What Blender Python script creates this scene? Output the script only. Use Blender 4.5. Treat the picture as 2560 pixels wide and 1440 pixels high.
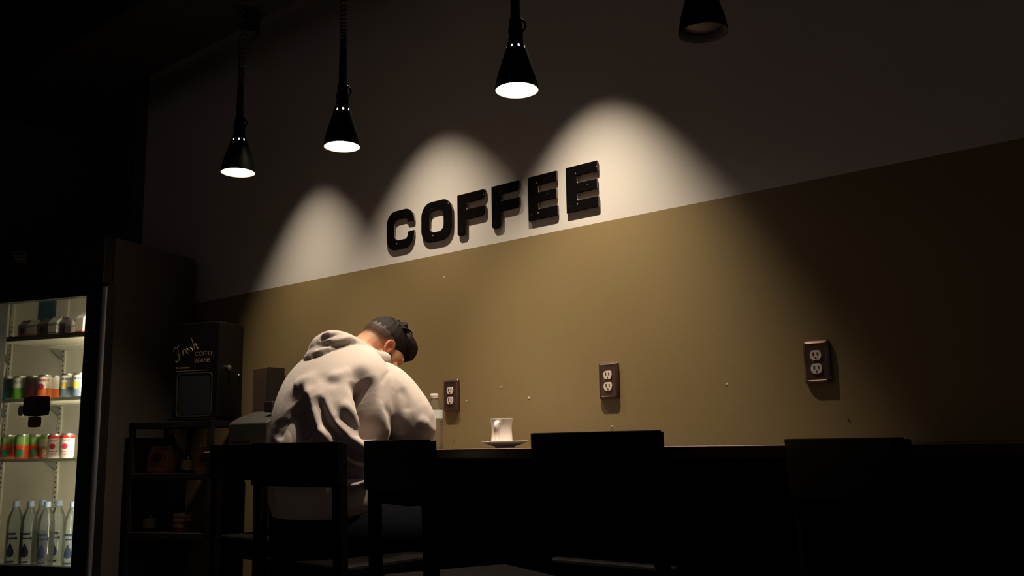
import bpy, bmesh, math, random
import numpy as np
from mathutils import Vector, Matrix, noise
PI = math.pi
R = math.radians
random.seed(7)
S = bpy.context.scene
COL = S.collection
for o in list(bpy.data.objects):
    bpy.data.objects.remove(o)

# ---------------------------------------------------------------- camera
AZ, PITCH, ROLL = R(50.0), R(9.503), R(1.03)
fwd_h = Vector((-math.cos(AZ), math.sin(AZ), 0)); rgt = Vector((math.sin(AZ), math.cos(AZ), 0)); upv = Vector((0, 0, 1))
fw = fwd_h * math.cos(PITCH) + upv * math.sin(PITCH)
u0 = -fwd_h * math.sin(PITCH) + upv * math.cos(PITCH)
cr = rgt * math.cos(ROLL) - u0 * math.sin(ROLL)
cu = rgt * math.sin(ROLL) + u0 * math.cos(ROLL)
cam = bpy.data.cameras.new('camera')
cam.sensor_width = 36.0; cam.lens = 36.0 * 2300 / 2560; cam.clip_start = 0.05
camo = bpy.data.objects.new('camera', cam); COL.objects.link(camo)
M = Matrix((cr, cu, -fw)).transposed().to_4x4()
M.translation = Vector((0, -2.667, 1.0925))
camo.matrix_world = M
S.camera = camo
# ---------------------------------------------------------------- world, window light, exposure
w = bpy.data.worlds.new('night'); S.world = w; w.use_nodes = True
bg = w.node_tree.nodes['Background']; bg.inputs[0].default_value = (1.0, 0.66, 0.50, 1); bg.inputs[1].default_value = 0.032
def area(name, loc, target, sx, sy, power, col):
    l = bpy.data.lights.new(name, 'AREA'); l.shape = 'RECTANGLE'; l.size = sx; l.size_y = sy
    l.energy = power; l.color = col
    o = bpy.data.objects.new(name, l); COL.objects.link(o); o.location = loc
    o.rotation_euler = (Vector(target) - Vector(loc)).to_track_quat('-Z', 'Y').to_euler()
    return o
area('window_light', (3.6, -6.5, 1.9), (-2.5, -0.6, 1.3), 1.6, 1.8, 3.2, (0.40, 0.58, 1.0))
VS = S.view_settings
VS.view_transform = 'Standard'; VS.look = 'None'; VS.exposure = 0.0; VS.gamma = 1.0; VS.use_curve_mapping = False
BULB = 12.0             # radiance of the lit pendant bulbs
SPOT_W = 258.0          # power of each downlight on the beam
WARM = (1.0, 0.85, 0.67)

# ---------------------------------------------------------------- materials
MATS = {}
def newmat(name):
    m = bpy.data.materials.new(name); m.use_nodes = True; nt = m.node_tree
    return m, nt, nt.nodes['Principled BSDF'], nt.nodes, nt.links
def mat(name, col, rough=0.6, metal=0.0, var=0.08, scale=30.0, bump=0.0, bscale=None, emit=None, estr=0.0, spec=0.5, stretch=None, sheen=0.0):
    """principled with a noise that varies the colour and (optionally) a fine relief"""
    if name in MATS: return MATS[name]
    m, nt, p, N, L = newmat(name)
    p.inputs['Roughness'].default_value = rough; p.inputs['Metallic'].default_value = metal
    p.inputs['Specular IOR Level'].default_value = spec
    if sheen: p.inputs['Sheen Weight'].default_value = sheen
    tc = N.new('ShaderNodeTexCoord'); mp = N.new('ShaderNodeMapping'); L.new(tc.outputs['Object'], mp.inputs[0])
    if stretch: mp.inputs['Scale'].default_value = stretch
    nz = N.new('ShaderNodeTexNoise'); nz.inputs['Scale'].default_value = scale; nz.inputs['Detail'].default_value = 4
    L.new(mp.outputs[0], nz.inputs['Vector'])
    rp = N.new('ShaderNodeValToRGB'); L.new(nz.outputs['Fac'], rp.inputs[0])
    rp.color_ramp.elements[0].position = 0.3; rp.color_ramp.elements[1].position = 0.7
    rp.color_ramp.elements[0].color = tuple(max(0, c * (1 - var)) for c in col[:3]) + (1,)
    rp.color_ramp.elements[1].color = tuple(min(1, c * (1 + var)) for c in col[:3]) + (1,)
    L.new(rp.outputs[0], p.inputs['Base Color'])
    if bump:
        b = N.new('ShaderNodeBump'); b.inputs['Strength'].default_value = bump; b.inputs['Distance'].default_value = 0.002
        n2 = N.new('ShaderNodeTexNoise'); n2.inputs['Scale'].default_value = bscale or scale * 6; n2.inputs['Detail'].default_value = 3
        L.new(mp.outputs[0], n2.inputs['Vector']); L.new(n2.outputs['Fac'], b.inputs['Height']); L.new(b.outputs[0], p.inputs['Normal'])
    if emit:
        p.inputs['Emission Color'].default_value = tuple(emit) + (1,); p.inputs['Emission Strength'].default_value = estr
    MATS[name] = m
    return m
def emission(name, col, s):
    if name in MATS: return MATS[name]
    m = bpy.data.materials.new(name); m.use_nodes = True; nt = m.node_tree; nt.nodes.clear()
    e = nt.nodes.new('ShaderNodeEmission'); e.inputs[0].default_value = tuple(col) + (1,); e.inputs[1].default_value = s
    o = nt.nodes.new('ShaderNodeOutputMaterial'); nt.links.new(e.outputs[0], o.inputs[0]); MATS[name] = m
    return m
def math_node(N, L, op, a, b=None, c=None):
    n = N.new('ShaderNodeMath'); n.operation = op
    for i, v in enumerate((a, b, c)):
        if v is None: continue
        if isinstance(v, (int, float)): n.inputs[i].default_value = v
        else: L.new(v, n.inputs[i])
    return n.outputs[0]
def mixc(N, L, fac, a, b):
    n = N.new('ShaderNodeMix'); n.data_type = 'RGBA'
    if isinstance(fac, (int, float)): n.inputs[0].default_value = fac
    else: L.new(fac, n.inputs[0])
    for i, v in ((6, a), (7, b)):
        if isinstance(v, tuple): n.inputs[i].default_value = v if len(v) == 4 else v + (1,)
        else: L.new(v, n.inputs[i])
    return n.outputs[2]
def clear(name, tint=(1, 1, 1), gloss=0.9, rough=0.02, body=0.0, bodycol=(0.6, 0.7, 0.75)):
    """thin clear sheet: transparent, with fresnel reflection and a little body colour"""
    if name in MATS: return MATS[name]
    m = bpy.data.materials.new(name); m.use_nodes = True; nt = m.node_tree; N = nt.nodes; L = nt.links; N.clear()
    t = N.new('ShaderNodeBsdfTransparent'); t.inputs[0].default_value = tint + (1,)
    g = N.new('ShaderNodeBsdfGlossy'); g.inputs['Roughness'].default_value = rough
    d = N.new('ShaderNodeBsdfDiffuse'); d.inputs[0].default_value = bodycol + (1,)
    f = N.new('ShaderNodeFresnel'); f.inputs[0].default_value = 1.45
    mx0 = N.new('ShaderNodeMixShader'); mx0.inputs[0].default_value = body; L.new(t.outputs[0], mx0.inputs[1]); L.new(d.outputs[0], mx0.inputs[2])
    fm = math_node(N, L, 'MULTIPLY', f.outputs[0], gloss)
    mx = N.new('ShaderNodeMixShader'); L.new(fm, mx.inputs[0]); L.new(mx0.outputs[0], mx.inputs[1]); L.new(g.outputs[0], mx.inputs[2])
    o = N.new('ShaderNodeOutputMaterial'); L.new(mx.outputs[0], o.inputs[0]); MATS[name] = m
    return m

BLACKWOOD = mat('black stained wood', (0.004, 0.0034, 0.0032), 0.5, spec=0.05, var=0.3, scale=8, stretch=(1, 1, 8), bump=0.15, bscale=60)
COUNTERWOOD = mat('dark counter wood', (0.035, 0.02, 0.011), 0.32, var=0.25, scale=6, stretch=(1.2, 14, 14), bump=0.1, bscale=40)
BLACKMETAL = mat('black lamp enamel', (0.004, 0.0037, 0.0036), 0.45, spec=.15, var=0.15, scale=20, bump=0.05)
RUBBER = mat('black cord rubber', (0.008, 0.008, 0.008), 0.55, var=0.15, scale=40)
SHADEIN = mat('grey shade lining', (0.40, 0.38, 0.35), 0.5, var=0.05)
STEEL = mat('brushed steel', (0.42, 0.42, 0.44), 0.34, metal=1.0, var=0.1, scale=10, stretch=(1, 1, 20), bump=0.05)
WHITEPL = mat('white liner plastic', (0.66, 0.64, 0.56), 0.5, var=0.04, scale=5)
CERAMIC = mat('cream glazed ceramic', (0.88, 0.79, 0.73), 0.16, var=0.03, scale=12)

# ---------------------------------------------------------------- mesh helpers
def bm_new(): return bmesh.new()
def link(name, bm, m=None, parent=None, smooth=False, loc=None, rot=None, bevel=0.0, kind=None, autosmooth=None):
    me = bpy.data.meshes.new(name)
    if bevel > 0:
        bmesh.ops.bevel(bm, geom=[e for e in bm.edges], offset=bevel, segments=2, affect='EDGES', profile=0.5, clamp_overlap=True)
    bm.normal_update()
    bm.to_mesh(me); bm.free()
    if smooth:
        for p in me.polygons: p.use_smooth = True
        if autosmooth: me.set_sharp_from_angle(angle=R(autosmooth))
    if m:
        for x in (m if isinstance(m, (list, tuple)) else [m]): me.materials.append(x)
    o = bpy.data.objects.new(name, me); COL.objects.link(o)
    if loc is not None: o.location = loc
    if rot is not None: o.rotation_euler = rot
    if parent: o.parent = parent
    if kind: o['kind'] = kind
    return o
def tag(o, label, cat=None, group=None, kind=None):
    o['label'] = label
    if cat: o['category'] = cat
    if group: o['group'] = group
    if kind: o['kind'] = kind
    return o
def thing(name, label, cat, loc=(0, 0, 0), rz=0.0, group=None):
    o = bpy.data.objects.new(name, None); COL.objects.link(o); o.empty_display_size = 0.1
    o.location = loc; o.rotation_euler = (0, 0, rz)
    return tag(o, label, cat, group)
def copy_tree(o, parent=None):
    c = o.copy(); COL.objects.link(c)
    if parent is not None: c.parent = parent
    for ch in list(o.children): copy_tree(ch, c)
    return c
def box(bm, x0, x1, y0, y1, z0, z1, mi=0):
    v = [bm.verts.new(p) for p in ((x0, y0, z0), (x1, y0, z0), (x1, y1, z0), (x0, y1, z0), (x0, y0, z1), (x1, y0, z1), (x1, y1, z1), (x0, y1, z1))]
    for f in ((3, 2, 1, 0), (4, 5, 6, 7), (0, 1, 5, 4), (1, 2, 6, 5), (2, 3, 7, 6), (3, 0, 4, 7)):
        fc = bm.faces.new([v[i] for i in f]); fc.material_index = mi
    return v
def beam(bm, a, b, sx, sy, up=(0, 1, 0)):
    """square bar from a to b"""
    a, b = Vector(a), Vector(b); d = (b - a).normalized(); s = d.cross(Vector(up)).normalized(); t = s.cross(d).normalized()
    q = [(-1, -1), (1, -1), (1, 1), (-1, 1)]
    va = [bm.verts.new(a + s * sx / 2 * i + t * sy / 2 * j) for i, j in q]; vb = [bm.verts.new(b + s * sx / 2 * i + t * sy / 2 * j) for i, j in q]
    bm.faces.new(va[::-1]); bm.faces.new(vb)
    for i in range(4): bm.faces.new((va[i], va[(i + 1) % 4], vb[(i + 1) % 4], vb[i]))
def lathe(bm, prof, n=32, cap0=True, cap1=True, skip=None, cx=0, cy=0, mi=0):
    """profile [(r,z)..] spun about z; skip(ring,seg) leaves a face out"""
    rings = []
    for r, z in prof:
        rings.append([bm.verts.new((cx + r * math.cos(2 * PI * i / n), cy + r * math.sin(2 * PI * i / n), z)) for i in range(n)])
    for k in range(len(rings) - 1):
        for i in range(n):
            if skip and skip(k, i): continue
            f = bm.faces.new((rings[k][i], rings[k][(i + 1) % n], rings[k + 1][(i + 1) % n], rings[k + 1][i])); f.material_index = mi
    if cap0: bm.faces.new(rings[0][::-1]).material_index = mi
    if cap1: bm.faces.new(rings[-1]).material_index = mi
    return rings
def catmull(P, n):
    P = [np.array(p, float) for p in P]; out = []
    Q = [2 * P[0] - P[1]] + P + [2 * P[-1] - P[-2]]
    for i in range(1, len(Q) - 2):
        for k in range(n):
            t = k / n
            out.append(0.5 * ((2 * Q[i]) + (-Q[i - 1] + Q[i + 1]) * t + (2 * Q[i - 1] - 5 * Q[i] + 4 * Q[i + 1] - Q[i + 2]) * t * t + (-Q[i - 1] + 3 * Q[i] - 3 * Q[i + 1] + Q[i + 2]) * t ** 3))
    out.append(P[-1]); return out
def tube(bm, pts, rad, n=12, flat=None, side=None, sub=0, mi=0):
    """round (or flattened) tube with rounded ends; rad per point; flat = thickness ratio across `side`"""
    if sub:
        k = catmull([list(p) + [r] for p, r in zip(pts, rad)], sub); pts = [Vector(q[:3]) for q in k]; rad = [max(q[3], 1e-4) for q in k]
    pts = [Vector(p) for p in pts]; rings = []
    m = len(pts); prev = None
    for i, p in enumerate(pts):
        d = (pts[min(i + 1, m - 1)] - pts[max(i - 1, 0)]).normalized()
        if side is not None: s = (Vector(side) - d * d.dot(Vector(side))).normalized()
        elif prev is None: s = d.cross(Vector((0.13, 0.31, 1)) if abs(d.z) < 0.9 else Vector((0.1, 1, 0.2))).normalized()
        else: s = (prev - d * d.dot(prev)).normalized()
        prev = s; t = d.cross(s); fl = flat[i] if isinstance(flat, (list, tuple)) and not sub else (flat if isinstance(flat, (int, float)) else 1.0)
        rings.append((p, d, s, t, rad[i], fl))
    full = []
    p, d, s, t, r, fl = rings[0]
    for q in (0.97, 0.7, 0.35): full.append((p - d * r * min(1, fl) * q, s, t, r * math.sqrt(1 - q * q), fl))
    for p, d, s, t, r, fl in rings: full.append((p, s, t, r, fl))
    for q in (0.35, 0.7, 0.97): full.append((p + d * r * min(1, fl) * q, s, t, r * math.sqrt(1 - q * q), fl))
    V = []
    for p, s, t, r, fl in full:
        V.append([bm.verts.new(p + s * r * math.cos(2 * PI * i / n) + t * r * fl * math.sin(2 * PI * i / n)) for i in range(n)])
    for k in range(len(V) - 1):
        for i in range(n):
            bm.faces.new((V[k][i], V[k][(i + 1) % n], V[k + 1][(i + 1) % n], V[k + 1][i])).material_index = mi
    bm.faces.new(V[0][::-1]).material_index = mi; bm.faces.new(V[-1]).material_index = mi
def prism(bm, poly, z0, z1, axes='xz', mi=0, hole=None):
    """extrude a 2D polygon (in axes) along the third axis from z0 to z1"""
    def P(u, v, h): return {'xz': (u, h, v), 'xy': (u, v, h), 'yz': (h, u, v)}[axes]
    a = [bm.verts.new(P(u, v, z0)) for u, v in poly]; b = [bm.verts.new(P(u, v, z1)) for u, v in poly]
    n = len(poly)
    if hole is None:
        bm.faces.new(a).material_index = mi; bm.faces.new(b[::-1]).material_index = mi
    else:
        ha = [bm.verts.new(P(u, v, z0)) for u, v in hole]; hb = [bm.verts.new(P(u, v, z1)) for u, v in hole]
        for i in range(n):
            j = (i + 1) % n
            bm.faces.new((a[i], a[j], ha[j], ha[i])); bm.faces.new((b[j], b[i], hb[i], hb[j])); bm.faces.new((ha[i], ha[j], hb[j], hb[i]))
    for i in range(n):
        j = (i + 1) % n
        bm.faces.new((a[j], a[i], b[i], b[j])).material_index = mi
    bmesh.ops.recalc_face_normals(bm, faces=bm.faces)
def rrect(x0, x1, z0, z1, r, n=5):
    out = []
    for cx, cz, a0 in ((x1 - r, z1 - r, 0), (x0 + r, z1 - r, 90), (x0 + r, z0 + r, 180), (x1 - r, z0 + r, 270)):
        for k in range(n + 1):
            a = R(a0 + 90 * k / n); out.append((cx + r * math.cos(a), cz + r * math.sin(a)))
    return out
def remesh(bm, voxel, smooth_it=4, fac=0.5):
    """union of all closed shapes in bm as one skin; returns a mesh"""
    me = bpy.data.meshes.new('tmp'); bmesh.ops.recalc_face_normals(bm, faces=bm.faces); bm.to_mesh(me); bm.free()
    o = bpy.data.objects.new('tmp', me); COL.objects.link(o)
    m = o.modifiers.new('r', 'REMESH'); m.mode = 'VOXEL'; m.voxel_size = voxel; m.use_smooth_shade = True
    if smooth_it:
        s = o.modifiers.new('s', 'SMOOTH'); s.factor = fac; s.iterations = smooth_it
    dg = bpy.context.evaluated_depsgraph_get()
    out = bpy.data.meshes.new_from_object(o.evaluated_get(dg))
    bpy.data.objects.remove(o); bpy.data.meshes.remove(me)
    for p in out.polygons: p.use_smooth = True
    return out
def mesh_co(me):
    a = np.empty(len(me.vertices) * 3); me.vertices.foreach_get('co', a); return a.reshape(-1, 3)
def mesh_no(me):
    a = np.empty(len(me.vertices) * 3); me.vertices.foreach_get('normal', a); return a.reshape(-1, 3)
def set_co(me, a):
    me.vertices.foreach_set('co', a.reshape(-1)); me.update()
def mesh_obj(name, me, m, parent=None):
    me.name = name
    if m:
        me.materials.clear(); me.materials.append(m)
    o = bpy.data.objects.new(name, me); COL.objects.link(o)
    if parent: o.parent = parent
    return o
def text_mesh(body, size, depth, shear=0.0, font=None, align='LEFT'):
    c = bpy.data.curves.new('t', 'FONT'); c.body = body; c.size = size; c.extrude = depth; c.shear = shear; c.align_x = align; c.resolution_u = 3
    o = bpy.data.objects.new('t', c); COL.objects.link(o)
    dg = bpy.context.evaluated_depsgraph_get(); me = bpy.data.meshes.new_from_object(o.evaluated_get(dg))
    bpy.data.objects.remove(o); bpy.data.curves.remove(c)
    return me

# ================================================================ SETTING
SPLIT = 1.8625      # height of the paint line
def wall_material():
    m, nt, p, N, L = newmat('two-tone wall paint')
    tc = N.new('ShaderNodeTexCoord'); sp = N.new('ShaderNodeSeparateXYZ'); L.new(tc.outputs['Object'], sp.inputs[0])
    nz = N.new('ShaderNodeTexNoise'); nz.inputs['Scale'].default_value = 2.2; nz.inputs['Detail'].default_value = 5; L.new(tc.outputs['Object'], nz.inputs['Vector'])
    fz = N.new('ShaderNodeTexNoise'); fz.inputs['Scale'].default_value = 60; L.new(tc.outputs['Object'], fz.inputs['Vector'])
    zz = math_node(N, L, 'MULTIPLY_ADD', fz.outputs['Fac'], 0.003, sp.outputs['Z'])
    edge = math_node(N, L, 'GREATER_THAN', zz, SPLIT + 0.0015)
    up = mixc(N, L, nz.outputs['Fac'], (0.64, 0.59, 0.53), (0.73, 0.68, 0.61))
    lo = mixc(N, L, nz.outputs['Fac'], (0.242, 0.172, 0.072), (0.280, 0.200, 0.088))
    c = mixc(N, L, edge, lo, up); L.new(c, p.inputs['Base Color'])
    p.inputs['Roughness'].default_value = 0.45; p.inputs['Specular IOR Level'].default_value = 0.6
    rl = N.new('ShaderNodeTexNoise'); rl.inputs['Scale'].default_value = 170; rl.inputs['Detail'].default_value = 2; L.new(tc.outputs['Object'], rl.inputs['Vector'])
    b = N.new('ShaderNodeBump'); b.inputs['Strength'].default_value = 0.12; b.inputs['Distance'].default_value = 0.002; L.new(rl.outputs['Fac'], b.inputs['Height']); L.new(b.outputs[0], p.inputs['Normal'])
    return m
CEIL = 4.2
bm = bm_new(); box(bm, -5.7, 3.2, 0.0, 0.15, 0, CEIL)
wall = link('wall_back', bm, wall_material()); tag(wall, 'back wall, cream paint above olive green', kind='structure')
bm = bm_new(); box(bm, -5.85, -5.7, -6.5, 0.15, 0, CEIL)
tag(link('wall_left', bm, mat('charcoal wall paint', (0.045, 0.042, 0.045), 0.8, var=0.1, scale=3, bump=0.1)), 'dark left wall', kind='structure')
bm = bm_new(); box(bm, -5.85, 3.2, -6.5, 0.15, -0.12, 0)
def floor_material():
    m, nt, p, N, L = newmat('dark concrete floor')
    tc = N.new('ShaderNodeTexCoord')
    nz = N.new('ShaderNodeTexNoise'); nz.inputs['Scale'].default_value = 1.5; nz.inputs['Detail'].default_value = 8; L.new(tc.outputs['Object'], nz.inputs['Vector'])
    L.new(mixc(N, L, nz.outputs['Fac'], (0.030, 0.026, 0.023), (0.075, 0.066, 0.058)), p.inputs['Base Color']); p.inputs['Roughness'].default_value = 0.5
    b = N.new('ShaderNodeBump'); b.inputs['Strength'].default_value = 0.1; L.new(nz.outputs['Fac'], b.inputs['Height']); L.new(b.outputs[0], p.inputs['Normal'])
    return m
tag(link('floor', bm, floor_material()), 'dark floor', kind='structure')
bm = bm_new(); box(bm, -5.85, 3.2, -6.5, 0.15, CEIL, CEIL + 0.12)
tag(link('ceiling', bm, mat('black ceiling paint', (0.02, 0.02, 0.021), 0.85, var=0.2, scale=4)), 'black ceiling', kind='structure')
bm = bm_new(); box(bm, -5.7, -5.09, -0.07, 0.0, 0, CEIL)
tag(link('trim_1', bm, mat('dark pilaster paint', (0.05, 0.045, 0.045), 0.75, var=0.12, scale=4, bump=0.1)), 'dark pilaster in the left corner', kind='structure')
bm = bm_new(); box(bm, -5.7, 3.2, -0.78, -0.32, 3.06, 3.30)
tag(link('trim_2', bm, mat('dark ceiling beam', (0.03, 0.026, 0.024), 0.7, var=0.2, scale=5, stretch=(1, 8, 8), bump=0.1), bevel=0.006), 'dark beam that carries the pendant lamps', kind='structure')
bm = bm_new(); box(bm, -5.09, 3.2, -0.018, 0.0, 0, 0.12)
tag(link('baseboard_back', bm, BLACKWOOD, bevel=0.004), 'black baseboard', kind='structure')
bm = bm_new(); box(bm, -3.62, 3.2, -0.012, 0.0, 0.12, 1.035)  # added dark panel, stands in for the shade under the counter
tag(link('shade_panel', bm, mat('painted counter shade', (0.012, 0.010, 0.009), 0.6, var=.2, scale=5, stretch=(1, 1, 6), spec=.1)), 'dark panel standing in for the shade below the counter', kind='structure')
# chipped paint flecks on the green wall
for x, z, s in ((-2.165, 1.253, .008), (-2.60, 1.766, .006), (-2.30, 1.30, .006), (-1.36, 1.262, .007), (-2.48, 1.255, .005), (-1.80, 1.14, .006), (-1.82, 1.345, .007)):
    bm = bm_new(); prism(bm, [(x - s / 2, z - s * .3), (x + s * .3, z - s * .5), (x + s / 2, z + s * .2), (x - s * .2, z + s * .5)], -0.0012, 0.0)
    link('paint_chip', bm, mat('bare plaster', (0.75, 0.68, 0.6), 0.8), parent=wall)

# ================================================================ COUNTER
CT = 1.0735
ctr = thing('bar_counter', 'long dark wooden bar counter along the green wall', 'counter', (-1.5, -0.21, 0))
bm = bm_new(); box(bm, -2.15, 4.0, -0.21, 0.208, CT - 0.035, CT); link('worktop', bm, COUNTERWOOD, ctr, bevel=0.005)
bm = bm_new(); tube(bm, [(-2.15, -0.2105, CT - .0022), (4.0, -0.2105, CT - .0022)], [.0024, .0024], 8); link('edge_highlight', bm, mat('painted edge highlight', (0.30, 0.18, 0.09), 0.3, var=.3, scale=14), ctr, smooth=True)  # lighter strip paints the lit line along the front edge
bm = bm_new(); box(bm, -2.10, 3.96, -0.14, -0.115, CT - 0.12, CT - 0.036); link('apron', bm, BLACKWOOD, ctr, bevel=0.003)
for x in (-2.05, -0.45, 1.1, 2.5, 3.9):
    bm = bm_new(); box(bm, x - .03, x + .03, -0.16, -0.09, 0.0, CT - 0.036); link('leg', bm, BLACKWOOD, ctr, bevel=0.004)

# ================================================================ SIGN LETTERS
LTOP, LBOT = 2.092, 1.917
def letter_material():
    m, nt, p, N, L = newmat('black letter enamel with painted glints')
    tc = N.new('ShaderNodeTexCoord'); nz = N.new('ShaderNodeTexNoise'); nz.inputs['Scale'].default_value = 55; nz.inputs['Detail'].default_value = 3; L.new(tc.outputs['Object'], nz.inputs['Vector'])
    glint = math_node(N, L, 'GREATER_THAN', nz.outputs['Fac'], 0.715)  # pale flecks painted for the small reflections on the glossy faces
    L.new(mixc(N, L, glint, (0.004, 0.0035, 0.0035), (0.35, 0.30, 0.26)), p.inputs['Base Color']); p.inputs['Roughness'].default_value = 0.3; p.inputs['Specular IOR Level'].default_value = 0.08
    return m
LM = [letter_material(), mat('letter edge', (0.16, 0.115, 0.085), 0.55, var=0.1)]
def letter(ch, x0, x1, label):
    W = x1 - x0; H = LTOP - LBOT; st = 0.052; hb = 0.043; bm = bm_new(); yf, yb = -0.0115, -0.0015
    x0l, x1l = -W / 2, W / 2; z0, z1 = -H / 2, H / 2
    if ch == 'O':
        prism(bm, rrect(x0l, x1l, z0, z1, 0.058, 7), yf, yb, hole=rrect(x0l + st, x1l - st, z0 + hb, z1 - hb, 0.026, 7))
    elif ch == 'C':
        out = rrect(x0l, x1l, z0, z1, 0.058, 7); inn = rrect(x0l + st, x1l - 0.042, z0 + hb, z1 - hb, 0.026, 7)
        # open on the right between the two arms
        ga, gb = 0.022, -0.014
        a = [(x1l, ga)] + [q for q in out[0:8]] + out[8:24] + out[24:32] + [(x1l, gb)]
        b = [(x1l - 0.042, gb - 0.002), (x1l - 0.042, z0 + hb + .012), (x1l - 0.052, z0 + hb)] + inn[8:24][::-1] + [(x1l - 0.052, z1 - hb), (x1l - 0.042, z1 - hb - .010), (x1l - 0.042, ga + 0.004)]
        prism(bm, a + b, yf, yb)
    else:
        c = 0.012
        if ch == 'E':
            poly = [(x0l, z0), (x1l, z0), (x1l, z0 + hb), (x0l + st, z0 + hb), (x0l + st, -0.021), (x1l - .004, -0.021), (x1l - .004, 0.021), (x0l + st, 0.021), (x0l + st, z1 - hb), (x1l, z1 - hb), (x1l, z1), (x0l, z1)]
        else:
            poly = [(x0l, z0 + .010), (x0l + .012, z0), (x0l + st - .012, z0), (x0l + st, z0 + .012), (x0l + st, -0.024), (x1l - c, -0.024), (x1l, -0.024 + c), (x1l, 0.021), (x0l + st, 0.021), (x0l + st, z1 - hb), (x1l - c, z1 - hb), (x1l, z1 - hb + c), (x1l, z1 - .006), (x1l - .006, z1), (x0l, z1)]
        prism(bm, poly, yf, yb)
    for f in bm.faces:
        f.material_index = 0 if abs(f.normal.y) > 0.7 else 1
    o = link('sign_letter', bm, LM, loc=((x0 + x1) / 2 - 0.008, 0, (LTOP + LBOT) / 2), smooth=False)
    bv = o.modifiers.new('b', 'BEVEL'); bv.width = 0.004; bv.segments = 2; bv.limit_method = 'ANGLE'; bv.material = -1
    tag(o, label, 'letter', 'letters of the wall sign')
    # two stand-off pins into the wall
    for dx, dz in ((-W / 2 + .025, H / 2 - .025), (-W / 2 + .025, -H / 2 + .035)):
        b2 = bm_new(); rings = lathe(b2, [(0.004, -0.003), (0.004, 0.003)], 8)
        link('stand_off_pin', b2, STEEL, o, loc=(dx, 0, dz), rot=(R(90), 0, 0))
    return o
letter('C', -2.932, -2.757, 'black raised letter C that begins the sign, over the man’s head')
letter('O', -2.716, -2.533, 'black raised round letter O right after the C of the sign')
letter('F', -2.506, -2.352, 'black raised letter F, the first of two, beside the O')
letter('F', -2.320, -2.173, 'black raised letter F, the second of two, beside an E')
letter('E', -2.134, -1.992, 'black raised letter E between the second F and the last E')
letter('E', -1.953, -1.808, 'black raised letter E that ends the sign')

# ================================================================ WALL OUTLETS
PLATE = mat('bronze outlet plate', (0.16, 0.10, 0.075), 0.38, metal=0.8, var=0.15, scale=25)
IVORY = mat('ivory receptacle plastic', (0.80, 0.66, 0.56), 0.4, var=0.03)
SLOT = mat('dark slot', (0.01, 0.01, 0.01), 0.8)
def outlet(x, z, label):
    t = thing('wall_outlet', label, 'outlet', (x, 0, z), 0, 'duplex outlets on the green wall')
    bm = bm_new()
    lay = [(0.0395, 0.0625, 0.0), (0.0400, 0.0630, -0.007), (0.0385, 0.0615, -0.0095), (0.0320, 0.0550, -0.0135), (0.0305, 0.0535, -0.0125)]
    rg = []
    for hx, hz, y in lay:
        rg.append([bm.verts.new((u, y, v)) for u, v in rrect(-hx, hx, -hz, hz, 0.006, 3)])
    n = len(rg[0])
    for a, b in zip(rg, rg[1:]):
        for i in range(n): bm.faces.new((a[i], a[(i + 1) % n], b[(i + 1) % n], b[i]))
    bm.faces.new(rg[-1]); bmesh.ops.recalc_face_normals(bm, faces=bm.faces)
    link('cover_plate', bm, PLATE, t, smooth=True, autosmooth=25)
    for s in (1, -1):
        cz = 0.0197 * s
        bm = bm_new(); prism(bm, [(0.0172 * math.cos(a), min(0.0145, max(-0.0145, 0.0172 * math.sin(a))) + cz) for a in [2 * PI * k / 28 for k in range(28)]], -0.0152, -0.0115)
        f = link('receptacle', bm, IVORY, t)
        for dx, hh in ((-0.0064, 0.0050), (0.0064, 0.0042)):
            b = bm_new(); box(b, dx - .0021, dx + .0021, -0.0158, -0.0150, cz + .0035 - hh, cz + .0035 + hh); link('slot', b, SLOT, f)
        b = bm_new(); prism(b, [(0.0029 * math.cos(2 * PI * k / 10), cz - 0.0085 + 0.0029 * math.sin(2 * PI * k / 10)) for k in range(10)], -0.0158, -0.0150); link('ground_hole', b, SLOT, f)
    b = bm_new(); lathe(b, [(0.003, -0.0135), (0.003, -0.012)], 10); link('screw', b, STEEL, t, rot=(R(-90), 0, 0), loc=(0, -0.0255, 0))
    return t
outlet(-2.558, 1.279, 'bronze wall outlet nearest the water bottle and the man')
outlet(-1.802, 1.296, 'bronze wall outlet between the coffee mug and the dark end of the wall')
outlet(-1.061, 1.310, 'bronze wall outlet highest and farthest right, in the dark')

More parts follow.
